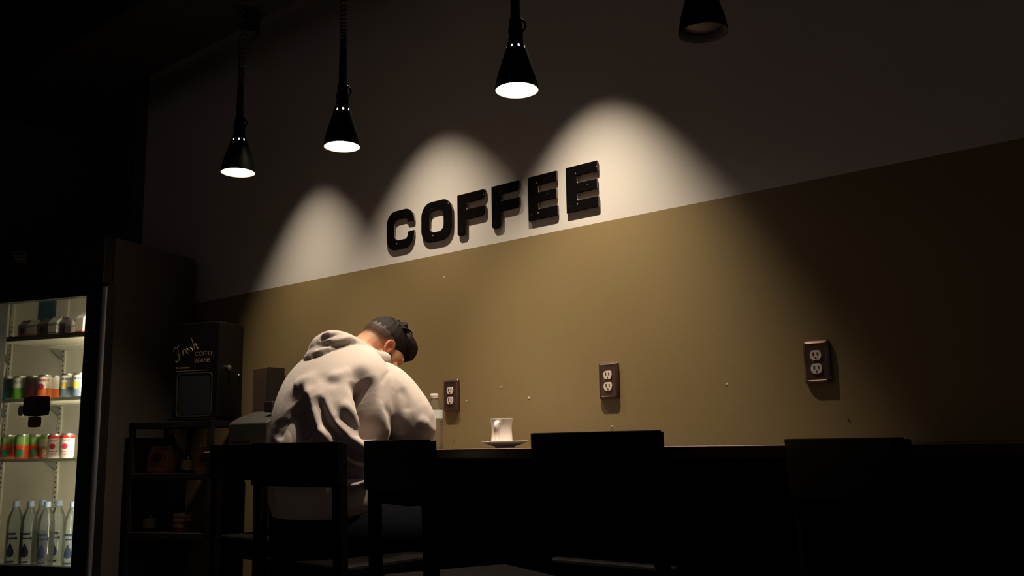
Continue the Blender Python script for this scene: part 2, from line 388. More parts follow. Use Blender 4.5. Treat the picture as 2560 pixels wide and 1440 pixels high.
# ================================================================ PENDANT LAMPS
def pendant(x, z, dia, label, lit=True, top=3.06, coil_len=0.5):
    y = -0.68
    t = thing('pendant_lamp', label, 'lamp', (x, y, z), 0, 'coiled cord pendant lamps over the counter')
    rm = dia / 2
    H = 0.130; zr = H       # height of the ring of vent holes
    prof = [(rm, 0.0), (rm * .985, 0.012), (rm * .90, 0.040), (rm * .70, 0.085), (0.0322, zr - .004), (0.0300, zr + .004), (0.0225, zr + .025), (0.0205, zr + .045), (0.0, zr + .046)]
    prof2 = [(max(r - 0.0016, 0.0), zz - (0.001 if i > 6 else 0)) for i, (r, zz) in enumerate(prof)]
    NS = 36
    sk = lambda q, i: q == 4 and (i % 4) == 0
    bm = bm_new()
    lathe(bm, prof[:-1], NS, False, True, sk, mi=0); lathe(bm, prof2[:-1], NS, False, False, sk, mi=1)
    n2 = len(prof) - 1
    bm.verts.ensure_lookup_table()
    link('shade', bm, [BLACKMETAL, SHADEIN], t, smooth=True, autosmooth=50)
    # bulb: reflector flood bulb, its face near the mouth
    rb = rm * 0.93
    bm = bm_new()
    lathe(bm, [(0.001, 0.014), (rb * .35, 0.0145), (rb * .7, 0.017), (rb * .90, 0.022), (rb * .91, 0.030), (rb * .82, 0.048), (rb * .62, 0.082), (0.024, zr - .008), (0.020, zr + .010), (0.012, zr + .020)], 28, True, True)
    if lit: link('bulb', bm, emission('lit flood bulb', WARM, BULB), t, smooth=True)
    else: link('bulb', bm, mat('unlit frosted bulb', (0.25, 0.25, 0.27), 0.25, var=0.03), t, smooth=True)
    # socket with a strain relief and a knob
    bm = bm_new(); lathe(bm, [(0.0205, zr + .046), (0.0225, zr + .050), (0.0225, zr + .062), (0.019, zr + .066), (0.019, zr + .092), (0.0145, zr + .100)], 20)
    sk_ = link('socket', bm, BLACKMETAL, t, smooth=True, autosmooth=40)
    bm = bm_new(); tube(bm, [(0.017, 0.0, zr + .092), (0.027, 0.0, zr + .082), (0.029, 0, zr + .066), (0.022, 0, zr + .056)], [.0035] * 4, 8, sub=3)
    link('cord_hook', bm, BLACKMETAL, sk_, smooth=True, rot=(0, 0, R(30)))
    zs = zr + .098
    L = top - z
    # straight sleeve, then a coiled cord that opens upwards
    ztop = L - 0.115; sl = min(0.13, (ztop - zs) * .35)
    bm = bm_new(); lathe(bm, [(0.0145, zs), (0.0135, zs + sl), (0.011, zs + sl + .004)], 14); link('cord_sleeve', bm, RUBBER, t, smooth=True, autosmooth=40)
    z0 = zs + sl + .002; pts = []; turns = 0; zc = z0; ang = 0.0
    while zc < ztop and len(pts) < 1500:
        f = (zc - z0) / max(ztop - z0, .01); pitch = 0.0085 + 0.017 * min(1, f * 1.6)
        pts.append((0.0115 * math.cos(ang), 0.0115 * math.sin(ang), zc)); ang += 2 * PI / 9; zc += pitch / 9
    bm = bm_new(); tube(bm, pts, [.0033] * len(pts), 6); link('coiled_cord', bm, RUBBER, t, smooth=True)
    bm = bm_new(); lathe(bm, [(0.001, ztop - .004), (0.030, ztop - .003), (0.034, ztop), (0.034, L - .006), (0.030, L - .001)], 24); link('canopy', bm, mat('grey canopy metal', (0.10, 0.095, 0.095), 0.4, metal=0.6), t, smooth=True, autosmooth=40)
    return t
pendant(-3.063, 2.156, 0.1322, 'lit black pendant lamp farthest left, its ceiling canopy in view')
pendant(-2.430, 2.119, 0.1271, 'lit black pendant lamp on a coiled cord, second from the left')
pendant(-1.635, 2.112, 0.1294, 'lit black pendant lamp above the sign, highest of the lit three')
pendant(-1.024, 2.100, 0.1229, 'unlit black pendant lamp at the top edge, right of the lit ones', lit=False)

# ================================================================ DOWNLIGHTS ON THE BEAM
def downlight(x, power, label, cone=65, soft=0.9):
    t = thing('beam_downlight', label, 'lamp', (x, -0.40, 2.945), 0, 'cylinder downlights on the beam')
    r = 0.041
    bm = bm_new(); lathe(bm, [(r - .004, 0.0), (r, 0.0005), (r, .112), (r - .006, .1145)], 32, False, True); lathe(bm, [(r - .004, 0.0), (r - .004, .108)], 32, False, True)
    link('housing', bm, mat('satin dark lamp housing', (0.035, 0.033, 0.034), 0.35, metal=0.5), t, smooth=True, autosmooth=40)
    bm = bm_new(); lathe(bm, [(.012, .098), (.022, .098), (.022, .107), (.012, .108)], 20); link('lamp_face', bm, emission('downlight lamp face', WARM, 2.0), t)
    l = bpy.data.lights.new('downlight_beam', 'SPOT'); l.energy = power; l.color = WARM; l.shadow_soft_size = 0.012; l.spot_size = R(cone); l.spot_blend = soft
    o = bpy.data.objects.new('downlight_beam', l); COL.objects.link(o); o.parent = t; o.location = (0, 0, 0.012)
downlight(-3.43, SPOT_W * .50, 'dark cylinder downlight on the beam by the leftmost pendant cord')
downlight(-2.62, SPOT_W * .64, 'dark cylinder downlight on the beam, the middle of the three', 71, 1.0)
downlight(-1.81, SPOT_W, 'dark cylinder downlight on the beam, farthest right, nearest the unlit pendant')

# ================================================================ BAR STOOLS
def make_stool(label):
    t = thing('bar_stool', label, 'stool', (0, 0, 0), 0, 'black bar stools at the counter')
    w2 = 0.215; ph = 1.103; sh = 0.745
    bm = bm_new(); box(bm, -w2 + .005, w2 - .005, -0.175, 0.205, sh - .032, sh); link('seat', bm, BLACKWOOD, t, bevel=0.009)
    bm = bm_new(); box(bm, -w2 + .03, w2 - .03, -0.16, 0.18, sh - .085, sh - .033); link('seat_frame', bm, BLACKWOOD, t, bevel=0.003)
    for s in (-1, 1):
        bm = bm_new()
        beam(bm, (s * (w2 - .019), -0.185, 0), (s * (w2 - .019), -0.195, sh), .036, .034); beam(bm, (s * (w2 - .019), -0.195, sh - .001), (s * (w2 - .019), -0.205, ph - .004), .036, .030)
        link('back_leg', bm, BLACKWOOD, t, bevel=0.003)
        bm = bm_new(); beam(bm, (s * (w2 - .024), 0.178, 0), (s * (w2 - .024), 0.168, sh - .033), .036, .036); link('front_leg', bm, BLACKWOOD, t, bevel=0.003)
        bm = bm_new(); beam(bm, (s * (w2 - .022), -0.17, .36), (s * (w2 - .022), 0.155, .36), .018, .03, (0, 0, 1)); link('side_stretcher', bm, BLACKWOOD, t, bevel=0.002)
    # wide top rail, gently bowed
    bm = bm_new(); n = 10; R0 = []
    for i in range(n + 1):
        x = -w2 + 2 * w2 * i / n; yb = -0.214 - 0.012 * (1 - (2 * i / n - 1) ** 2)
        R0.append([bm.verts.new((x, yb - .011, .972)), bm.verts.new((x, yb + .011, .972)), bm.verts.new((x, yb + .009, ph)), bm.verts.new((x, yb - .013, ph))])
    for a, b in zip(R0, R0[1:]):
        for k in range(4): bm.faces.new((a[k], b[k], b[(k + 1) % 4], a[(k + 1) % 4]))
    bm.faces.new(R0[0]); bm.faces.new(R0[-1][::-1]); bmesh.ops.recalc_face_normals(bm, faces=bm.faces)
    link('back_rail', bm, BLACKWOOD, t, bevel=0.0025)
    bm = bm_new(); beam(bm, (-w2 + .04, 0.172, .29), (w2 - .04, 0.172, .29), .022, .036, (0, 0, 1)); link('footrest', bm, BLACKWOOD, t, bevel=0.003)
    bm = bm_new(); beam(bm, (-w2 + .04, -0.187, .42), (w2 - .04, -0.187, .42), .018, .03, (0, 0, 1)); link('rear_stretcher', bm, BLACKWOOD, t, bevel=0.002)
    return t
stool = make_stool('black wooden bar stool the hooded man sits on')
def place_stool(o, x, y, yaw, label=None, sz=1.0):
    o.location = (x, y, 0); o.rotation_euler = (0, 0, yaw); o.scale = (1, 1, sz)
    if label: o['label'] = label
    return o
def new_stool(*a): return place_stool(copy_tree(stool), *a)
place_stool(stool, -2.345, -0.70, 0)
new_stool(-3.155, -0.345, 0, 'black bar stool beyond the man’s left arm, mostly hidden, nearest the dispenser')
new_stool(-1.765 + .076, -1.02 + .185, R(-22.3), 'black bar stool turned aside, just right of the man, back at a slant')
new_stool(-1.525, -0.295, R(1), 'empty black bar stool pushed under the counter right of the mug', 1.013)
new_stool(-.725 + .127, -.733 + .155, R(-39), 'black bar stool lost in the dark, farthest right along the counter', 0.987)
# ================================================================ PERSON
def V3(*a): return Vector(a)
def torso_loft(bm, rows, n=28, p=2.4):
    """rows: (centre xyz, half width, half depth, forward tilt degrees); superellipse rings"""
    rings = []
    for (c, hw, hd, tilt) in rows:
        ct, st = math.cos(R(tilt)), math.sin(R(tilt)); ring = []
        for i in range(n):
            a = 2 * PI * i / n; ca, sa_ = math.cos(a), math.sin(a)
            u = hw * math.copysign(abs(ca) ** (2 / p), ca); v = hd * math.copysign(abs(sa_) ** (2 / p), sa_)
            ring.append(bm.verts.new((c[0] + u, c[1] + v * ct, c[2] - v * st)))
        rings.append(ring)
    for a, b in zip(rings, rings[1:]):
        for i in range(n): bm.faces.new((a[i], a[(i + 1) % n], b[(i + 1) % n], b[i]))
    bm.faces.new(rings[0][::-1]); bm.faces.new(rings[-1])
def press_folds(me, folds):
    """raise (+) or sink (-) the cloth along fold lines given in the figure's own coordinates: (height, width, points)"""
    co = mesh_co(me); no = mesh_no(me)
    for amp, wd, pts in folds:
        P = np.array(catmull(pts, 6)) if len(pts) > 2 else np.array(pts)
        best = np.full(len(co), 9.0); tt = np.zeros(len(co))
        for k in range(len(P) - 1):
            a, b = P[k], P[k + 1]; ab = b - a; l2 = max(ab @ ab, 1e-9)
            t = np.clip(((co - a) @ ab) / l2, 0, 1); d = np.linalg.norm(co - (a + t[:, None] * ab), axis=1)
            m = d < best; best[m] = d[m]; tt[m] = (k + t[m]) / (len(P) - 1)
        fade = np.clip(np.minimum(tt, 1 - tt) * 5 + .25, 0, 1)
        co = co + no * (amp * fade * np.exp(-(best / wd) ** 2))[:, None]
    set_co(me, co)
    # relax slightly
    bm = bmesh.new(); bm.from_mesh(me)
    for _ in range(2): bmesh.ops.smooth_vert(bm, verts=bm.verts, factor=.35, use_axis_x=True, use_axis_y=True, use_axis_z=True)
    bm.to_mesh(me); bm.free()
    for p in me.polygons: p.use_smooth = True
def resample_rows(rows, n):
    k = catmull([list(c) + [a, b, t] for c, a, b, t in rows], n)
    return [((q[0], q[1], q[2]), q[3], q[4], q[5]) for q in k]

man = thing('person', 'man in a grey hooded sweatshirt hunched over the counter, back to the room', 'person', (-2.42, -0.70, 0))
MANO = Vector((-2.42, -0.70, 0))
SHIFT = Matrix.Translation(-MANO)
# joints (world)
SH_L, SH_R = V3(-2.690, -.505, 1.292), V3(-2.425, -.500, 1.282)
EL_L, EL_R = V3(-2.915, -.470, 1.138), V3(-2.345, -.430, 1.152)
WR_L, WR_R = V3(-2.770, -.245, 1.114), V3(-2.565, -.285, 1.114)
NECKB = V3(-2.545, -.515, 1.365)
HEADC = V3(-2.560, -.390, 1.427)
# head frame: pitched down and turned a little to his right
yaw, pitch, roll = R(-14), R(-44), R(-4)
HM = Matrix.Translation(HEADC) @ Matrix.Rotation(yaw, 4, 'Z') @ Matrix.Rotation(pitch, 4, 'X') @ Matrix.Rotation(roll, 4, 'Y') @ Matrix.Scale(.95, 4)
def sph(bm, c, r, n=20, m=14, mat4=None):
    M4 = Matrix.Translation(c) @ Matrix.Diagonal((r[0], r[1], r[2], 1))
    if mat4 is not None: M4 = mat4 @ M4
    bmesh.ops.create_uvsphere(bm, u_segments=n, v_segments=m, radius=1.0, matrix=M4)
def head_shapes(bm):
    h = lambda *p: HM @ Vector(p)
    sph(bm, (0, -.012, .052), (.0765, .097, .084), mat4=HM)          # skull
    sph(bm, (0, .030, .020), (.068, .066, .080), mat4=HM)            # brow and temples
    sph(bm, (0, .040, -.035), (.057, .056, .062), mat4=HM)           # cheeks
    sph(bm, (0, .055, -.080), (.036, .036, .034), mat4=HM)           # chin
    for s in (-1, 1):
        tube(bm, [h(s * .058, .0, -.025), h(s * .054, .015, -.062), h(s * .034, .055, -.090)], [.018, .017, .018], 10, sub=3)      # jaw
        tube(bm, [h(s * .014, .090, .034), h(s * .040, .080, .034)], [.010, .009], 8)                                             # brow ridge
        sph(bm, (s * .043, .068, -.012), (.018, .016, .015), 12, 8, HM)                                                           # cheekbone
        sph(bm, (s * .031, .080, .014), (.0125, .0125, .0125), 12, 8, HM)                                                         # eye
        sph(bm, (s * .011, .108, -.026), (.008, .010, .007), 10, 8, HM)                                                           # nostril wing
        # ear: helix rim, bowl and lobe
        e = lambda y, z, x=.0: h(s * (.0785 + x), y, z)
        rim = [e(.010, -.002, -.004), e(.006, .018, .004), e(-.004, .030, .010), e(-.019, .028, .013), e(-.027, .012, .013), e(-.024, -.006, .010), e(-.014, -.020, .005), e(-.003, -.030, .0), e(.004, -.026, -.004)]
        tube(bm, rim, [.0050, .0056, .0060, .0062, .0060, .0056, .0058, .0066, .0050], 8, sub=4)
        sph(bm, (s * .0785, -.010, .004), (.0065, .016, .024), 12, 8, HM)
        tube(bm, [e(.004, -.004, .002), e(.002, -.014, .002)], [.005, .0045], 8)
    tube(bm, [h(0, .093, .024), h(0, .110, -.004), h(0, .120, -.022), h(0, .104, -.030)], [.0085, .0105, .0125, .009], 10, sub=4)  # nose
    tube(bm, [h(-.022, .086, -.052), h(0, .096, -.050), h(.022, .086, -.052)], [.0055, .0075, .0055], 8, sub=3)                     # lips
    tube(bm, [h(-.019, .085, -.060), h(0, .094, -.061), h(.019, .085, -.060)], [.005, .0075, .005], 8, sub=3)
def limb(bm, a, b, c, r0, r1, r2, n=16, sub=5):
    tube(bm, [a, (a * .5 + b * .5), b, (b * .5 + c * .5), c], [r0, (r0 + r1) / 2, r1, (r1 + r2) / 2 * 1.04, r2], n, sub=sub)
def hand(bm, wr, fdir, side):
    """palm down on the counter; fdir = finger direction, side = +1 right hand, -1 left hand"""
    f = fdir.normalized(); up = Vector((0, 0, 1)); lat = f.cross(up).normalized() * side       # towards the little finger
    P = lambda a, b, c: wr + f * a + lat * b + up * c
    tube(bm, [P(-.02, 0, 0), P(.03, 0, .0), P(.072, .0, .004), P(.088, 0, .004)], [.026, .036, .041, .038], 14, flat=.40, side=lat, sub=4)
    for b, ln, sp in ((-.030, .072, -.10), (-.010, .082, -.03), (.010, .076, .04), (.029, .060, .13)):
        d = (f + lat * sp).normalized(); k = P(.078, b, .004)
        tube(bm, [k, k + d * ln * .42 + up * .010, k + d * ln * .74 + up * .003, k + d * ln * .97 - up * .012], [.0098, .0092, .0084, .0070], 10, sub=4)
    tube(bm, [P(.012, -.026, -.002), P(.040, -.050, -.004), P(.066, -.056, -.006), P(.086, -.052, -.010)], [.0135, .0122, .0102, .0080], 10, sub=4)
HIP = V3(-2.475, -.70, .80)
KN = {s: V3(-2.46 + s * .155, -.275, .790) for s in (-1, 1)}
AN = {s: V3(-2.44 + s * .120, -.445, .365) for s in (-1, 1)}
bm = bm_new()
head_shapes(bm)
tube(bm, [HEADC + (HM.to_3x3() @ V3(0, -.042, .0)), HEADC + (HM.to_3x3() @ V3(0, -.048, -.055)), NECKB + V3(0, .005, .015), NECKB + V3(0, -.01, -.05)], [.058, .060, .064, .075], 18, sub=4)
torso_loft(bm, resample_rows([((-2.475, -.69, .76), .125, .09, 0), ((-2.475, -.69, .90), .125, .09, 5), ((-2.478, -.65, 1.08), .125, .085, 20), ((-2.51, -.59, 1.22), .155, .090, 30), ((-2.535, -.525, 1.31), .165, .065, 40), ((-2.53, -.495, 1.37), .10, .06, 45)], 4))
for sh, el, wr, s in ((SH_L, EL_L, WR_L, -1), (SH_R, EL_R, WR_R, 1)):
    limb(bm, sh + V3(-s * .02, .01, -.01), el, wr, .050, .040, .029)
    hand(bm, wr + (wr - el).normalized() * .012 + V3(0, 0, -.019), V3(-.04, 1, 0) if s < 0 else V3(-.42, .9, 0), s)
for s in (-1, 1):
    tube(bm, [HIP + V3(s * .085, .0, .01), (HIP + V3(s * .1, 0, 0)) * .5 + KN[s] * .5, KN[s], KN[s] * .5 + AN[s] * .5, AN[s], AN[s] + V3(0, .01, -.03)], [.085, .075, .055, .052, .036, .034], 16, sub=4)
    tube(bm, [AN[s] + V3(0, -.035, -.025), AN[s] + V3(0, .07, -.028), AN[s] + V3(0, .14, -.035)], [.030, .033, .026], 12, sub=3)
bmesh.ops.transform(bm, matrix=SHIFT, verts=bm.verts)
body_me = remesh(bm, .0042, 3, .5)
# skin with a clipped-short scalp: a colour attribute marks stubble
HI = (SHIFT @ HM).inverted()
co = mesh_co(body_me)
A = np.array(HI); hl = co @ A[:3, :3].T + A[:3, 3]
def smooth01(x, a, b): t = np.clip((x - a) / (b - a), 0, 1); return t * t * (3 - 2 * t)
inhead = smooth01(np.linalg.norm((hl - [0, 0, .03]) / [.12, .14, .13], axis=1), 1.15, .95)
hairline = .000 - .33 * np.clip(hl[:, 1] + .02, -1, .0) * 0 + .012 * np.sin(hl[:, 1] * 40)
scalp = smooth01(hl[:, 2] - np.where(hl[:, 1] < -.01, -.006, .024 + np.clip(hl[:, 1] - .0, 0, .2) * .25), -.018, .046) * inhead
scalp = np.where((hl[:, 1] > .088) | ((np.abs(hl[:, 0]) > .0735) & (hl[:, 2] < .034) & (hl[:, 1] > -.035)), 0, scalp)
side_burn = smooth01(np.abs(hl[:, 1] - .022), .014, .004) * smooth01(hl[:, 2], -.03, .0) * (np.abs(hl[:, 0]) > .045) * inhead * .75
beard = smooth01(hl[:, 2], -.035, -.060) * smooth01(hl[:, 1], -.01, .02) * inhead * .55
ear = (np.abs(hl[:, 0]) > .0775) * (np.abs(hl[:, 1] + .01) < .05) * (np.abs(hl[:, 2]) < .05)
att = body_me.color_attributes.new('tone', 'FLOAT_COLOR', 'POINT')
buf = np.zeros((len(co), 4)); buf[:, 0] = np.clip(np.maximum(np.maximum(scalp, side_burn), beard), 0, 1); buf[:, 1] = ear; buf[:, 3] = 1
att.data.foreach_set('color', buf.reshape(-1))
def skin_mat():
    m, nt, p, N, L = newmat('warm skin'); a = N.new('ShaderNodeVertexColor'); a.layer_name = 'tone'
    sp = N.new('ShaderNodeSeparateColor'); L.new(a.outputs[0], sp.inputs[0])
    tc = N.new('ShaderNodeTexCoord'); nz = N.new('ShaderNodeTexNoise'); nz.inputs['Scale'].default_value = 60; nz.inputs['Detail'].default_value = 5; L.new(tc.outputs['Object'], nz.inputs['Vector'])
    base = mixc(N, L, nz.outputs['Fac'], (0.50, 0.235, 0.125), (0.60, 0.30, 0.17)); base = mixc(N, L, math_node(N, L, 'MULTIPLY', sp.outputs[1], .7), base, (0.55, 0.16, 0.09))
    n2 = N.new('ShaderNodeTexNoise'); n2.inputs['Scale'].default_value = 700; L.new(tc.outputs['Object'], n2.inputs['Vector'])
    st = math_node(N, L, 'MULTIPLY', sp.outputs[0], math_node(N, L, 'MULTIPLY_ADD', n2.outputs['Fac'], .7, .62)); st = math_node(N, L, 'MINIMUM', st, .96)
    L.new(mixc(N, L, st, base, (0.022, 0.014, 0.010)), p.inputs['Base Color']); p.inputs['Roughness'].default_value = .55; p.inputs['Specular IOR Level'].default_value = .2
    p.inputs['Subsurface Weight'].default_value = 0.08; p.inputs['Subsurface Radius'].default_value = (.01, .004, .002)
    return m
mesh_obj('body', body_me, skin_mat(), man)
# hair: longer on top, combed to a quiff over the forehead
bm = bm_new()
sph(bm, (0, -.006, .062), (.0775, .101, .087), 24, 16, HM); sph(bm, (0, .040, .072), (.060, .054, .058), 18, 12, HM)
h = lambda *p: HM @ Vector(p)
for x in (-.044, -.022, 0, .022, .044):
    tube(bm, [h(x, .040, .105), h(x * 1.05, .074, .098), h(x * 1.05, .092, .080), h(x * 1.05, .100, .064)], [.028, .026, .019, .011], 10, sub=3)
rng = random.Random(3)
for k in range(420):
    a = rng.uniform(0, 2 * PI); el = rng.uniform(.55, 1.45); d = V3(math.cos(a) * math.cos(el), math.sin(a) * math.cos(el), math.sin(el))
    b = V3(d.x * .076, d.y * .100 - .004, .062 + d.z * .086); ln = rng.uniform(.010, .026) * (1.0 if d.y > -.2 else .55)
    tip = b + (d * .55 + V3(rng.uniform(-.5, .5), .75 + rng.uniform(-.4, .3), rng.uniform(-.3, .3))) * ln
    tube(bm, [h(*(b - d * .006)), h(*((b + tip) / 2 + d * ln * .2)), h(*tip)], [.0048, .0040, .0022], 5)
bmesh.ops.transform(bm, matrix=SHIFT, verts=bm.verts)
hair_me = remesh(bm, .0028, 1, .5)
co = mesh_co(hair_me); hl = co @ A[:3, :3].T + A[:3, 3]; no = mesh_no(hair_me)
HAIR = mat('black brown hair', (0.011, 0.007, 0.005), 0.6, var=0.5, scale=160, stretch=(3, 1, 1), bump=0.7, bscale=330, spec=.15)
mesh_obj('hair', hair_me, HAIR, man)

# ---- hooded sweatshirt
def fleece_mat():
    m, nt, p, N, L = newmat('heather grey fleece'); tc = N.new('ShaderNodeTexCoord')
    nz = N.new('ShaderNodeTexNoise'); nz.inputs['Scale'].default_value = 260; nz.inputs['Detail'].default_value = 4; L.new(tc.outputs['Object'], nz.inputs['Vector'])
    n2 = N.new('ShaderNodeTexNoise'); n2.inputs['Scale'].default_value = 9; n2.inputs['Detail'].default_value = 3; L.new(tc.outputs['Object'], n2.inputs['Vector'])
    f = math_node(N, L, 'MULTIPLY_ADD', n2.outputs['Fac'], .3, math_node(N, L, 'MULTIPLY', nz.outputs['Fac'], .7))
    L.new(mixc(N, L, f, (0.36, 0.298, 0.262), (0.54, 0.456, 0.405)), p.inputs['Base Color'])
    p.inputs['Roughness'].default_value = .95; p.inputs['Specular IOR Level'].default_value = .1; p.inputs['Sheen Weight'].default_value = .15; p.inputs['Sheen Roughness'].default_value = .6
    b = N.new('ShaderNodeBump'); b.inputs['Strength'].default_value = .35; b.inputs['Distance'].default_value = .0015; n3 = N.new('ShaderNodeTexNoise'); n3.inputs['Scale'].default_value = 420; L.new(tc.outputs['Object'], n3.inputs['Vector']); L.new(n3.outputs['Fac'], b.inputs['Height']); L.new(b.outputs[0], p.inputs['Normal'])
    return m
FLEECE = fleece_mat()
bm = bm_new()
torso_loft(bm, resample_rows([((-2.475, -.705, .862), .165, .140, 0), ((-2.475, -.703, .91), .180, .156, 2), ((-2.476, -.698, .99), .190, .164, 5), ((-2.480, -.688, 1.09), .208, .168, 12), ((-2.495, -.655, 1.185), .224, .166, 22), ((-2.522, -.605, 1.27), .226, .152, 34), ((-2.536, -.553, 1.335), .205, .125, 46), ((-2.536, -.515, 1.378), .145, .090, 52), ((-2.540, -.495, 1.395), .085, .070, 52)], 5), 36)
for sh, el, wr, s, rr in ((SH_L, EL_L, WR_L, -1, (.088, .070, .040)), (SH_R, EL_R, WR_R, 1, (.098, .090, .042))):
    tube(bm, [sh + (V3(-2.52, -.55, 1.25) - sh) * .35, sh, sh * .55 + el * .45 + V3(s * .012, 0, .008), el, el * .5 + wr * .5 + V3(0, 0, -.004), wr], [rr[0] * .95, rr[0], (rr[0] + rr[1]) / 2 * 1.02, rr[1], (rr[1] + rr[2]) / 2, rr[2]], 20, sub=5)
bmesh.ops.transform(bm, matrix=SHIFT, verts=bm.verts)
hood_me = remesh(bm, .0065, 6, .5)
FOLDS_hoodie = [
    (-0.034, 0.046, [[-0.067, -0.117, 1.231], [-0.03, -0.132, 1.19], [0.004, -0.142, 1.147], [0.035, -0.144, 1.104]]),
    (0.012, 0.03, [[-0.109, -0.087, 1.282], [-0.081, -0.075, 1.301], [-0.034, -0.069, 1.306]]),
    (-0.012, 0.03, [[-0.102, -0.135, 1.183], [-0.098, -0.145, 1.149], [-0.108, -0.151, 1.116]]),
    (0.016, 0.017, [[-0.056, -0.082, 1.29], [0.001, -0.107, 1.238], [0.035, -0.121, 1.188], [0.058, -0.124, 1.155], [0.086, -0.116, 1.129], [0.112, -0.096, 1.1]]),
    (-0.02, 0.022, [[0.026, -0.093, 1.251], [0.059, -0.104, 1.207], [0.09, -0.104, 1.159], [0.116, -0.088, 1.121], [0.132, -0.065, 1.093]]),
    (0.024, 0.02, [[0.004, -0.088, 1.269], [0.046, -0.098, 1.231], [0.078, -0.099, 1.194], [0.106, -0.091, 1.158], [0.127, -0.072, 1.13], [0.141, -0.042, 1.105], [0.146, -0.008, 1.085], [0.144, 0.019, 1.063], [0.141, 0.017, 1.042]]),
    (-0.012, 0.026, [[0.107, -0.079, 1.189], [0.121, -0.069, 1.17], [0.136, -0.051, 1.148], [0.146, -0.022, 1.127]]),
    (0.01, 0.02, [[0.101, -0.066, 1.225], [0.125, -0.048, 1.205], [0.142, -0.025, 1.177], [0.147, -0.014, 1.134]]),
    (-0.01, 0.012, [[0.092, -0.007, 1.301], [0.112, -0.012, 1.271], [0.127, -0.007, 1.246]]),
    (0.01, 0.018, [[0.123, 0.002, 1.261], [0.139, -0.001, 1.22], [0.146, -0.009, 1.172], [0.147, -0.014, 1.129]]),
    (-0.125, 0.032, [[0.1, 0.021, 1.312], [0.12, 0.022, 1.279], [0.137, 0.019, 1.235], [0.148, 0.018, 1.186], [0.15, 0.027, 1.134], [0.147, 0.047, 1.096]]),
    (-0.016, 0.014, [[0.13, -0.069, 1.088], [0.138, -0.045, 1.06], [0.141, -0.017, 1.05], [0.144, -0.001, 1.059]]),
    (0.016, 0.013, [[0.13, -0.068, 1.065], [0.137, -0.037, 1.036], [0.138, -0.008, 1.026], [0.14, 0.015, 1.034]]),
    (-0.02, 0.013, [[0.13, -0.065, 1.046], [0.135, -0.036, 1.022], [0.137, -0.006, 1.013]]),
    (0.02, 0.013, [[0.128, -0.063, 1.028], [0.134, -0.034, 1.011], [0.135, -0.002, 1.003], [0.134, 0.016, 0.992], [0.133, 0.001, 0.98], [0.129, -0.036, 0.971], [0.124, -0.056, 0.965]]),
    (-0.024, 0.018, [[0.125, -0.064, 1.002], [0.131, -0.038, 0.992], [0.134, -0.01, 0.993]]),
    (-0.007, 0.016, [[0.139, 0.085, 1.212], [0.124, 0.132, 1.186], [0.109, 0.169, 1.159]]),
    (-0.007, 0.014, [[0.138, 0.106, 1.168], [0.107, 0.175, 1.144], [0.131, 0.193, 1.134]]),
    (0.007, 0.02, [[0.137, 0.067, 1.236], [0.145, 0.08, 1.177], [0.13, 0.114, 1.124]]),
    (-0.006, 0.016, [[0.112, 0.183, 1.28], [0.132, 0.192, 1.239], [0.141, 0.191, 1.198]]),
    (0.008, 0.016, [[0.16, 0.222, 1.178], [0.167, 0.25, 1.158], [0.147, 0.312, 1.128]]),
    (-0.0035, 0.005, [[0.07, 0.184, 1.343], [0.103, 0.125, 1.319], [0.117, 0.095, 1.292]]),
    (0.006, 0.02, [[0.017, -0.048, 1.316], [0.052, -0.026, 1.32], [0.071, 0.008, 1.335]]),
    (-0.005, 0.018, [[-0.024, -0.053, 1.323], [0.032, -0.06, 1.295], [0.071, -0.042, 1.289]]),
]
press_folds(hood_me, FOLDS_hoodie)

mesh_obj('hoodie', hood_me, FLEECE, man)
hoodie = [c for c in man.children if c.name.startswith('hoodie')][0]
# hood: gathered round the neck and slumped on the upper back
bm = bm_new()
C0 = V3(-2.545, -.525, 1.382)
arc = [(.078, .080, .012, .026), (.084, .025, .012, .032), (.076, -.035, .028, .042), (.040, -.078, .050, .050), (-.010, -.090, .058, .052), (-.058, -.072, .050, .050), (-.086, -.032, .034, .044), (-.098, .020, .020, .036), (-.09, .070, .012, .030)]
tube(bm, [C0 + V3(a, b, c) for a, b, c, r in arc], [r for *_, r in arc], 16, sub=5)
bagp = [(.072, -.055, -.006, .030), (.035, -.105, .002, .042), (-.010, -.128, .006, .048), (-.058, -.122, .002, .042), (-.092, -.092, -.004, .030)]
tube(bm, [C0 + V3(a, b, c) for a, b, c, r in bagp], [r for *_, r in bagp], 16, sub=5)
tube(bm, [C0 + V3(-.06, -.06, .02), C0 + V3(-.03, -.10, .04), C0 + V3(.05, -.07, .035)], [.05, .06, .05], 16, sub=4)
bmesh.ops.transform(bm, matrix=SHIFT, verts=bm.verts)
cap_me = remesh(bm, .0055, 5, .5)
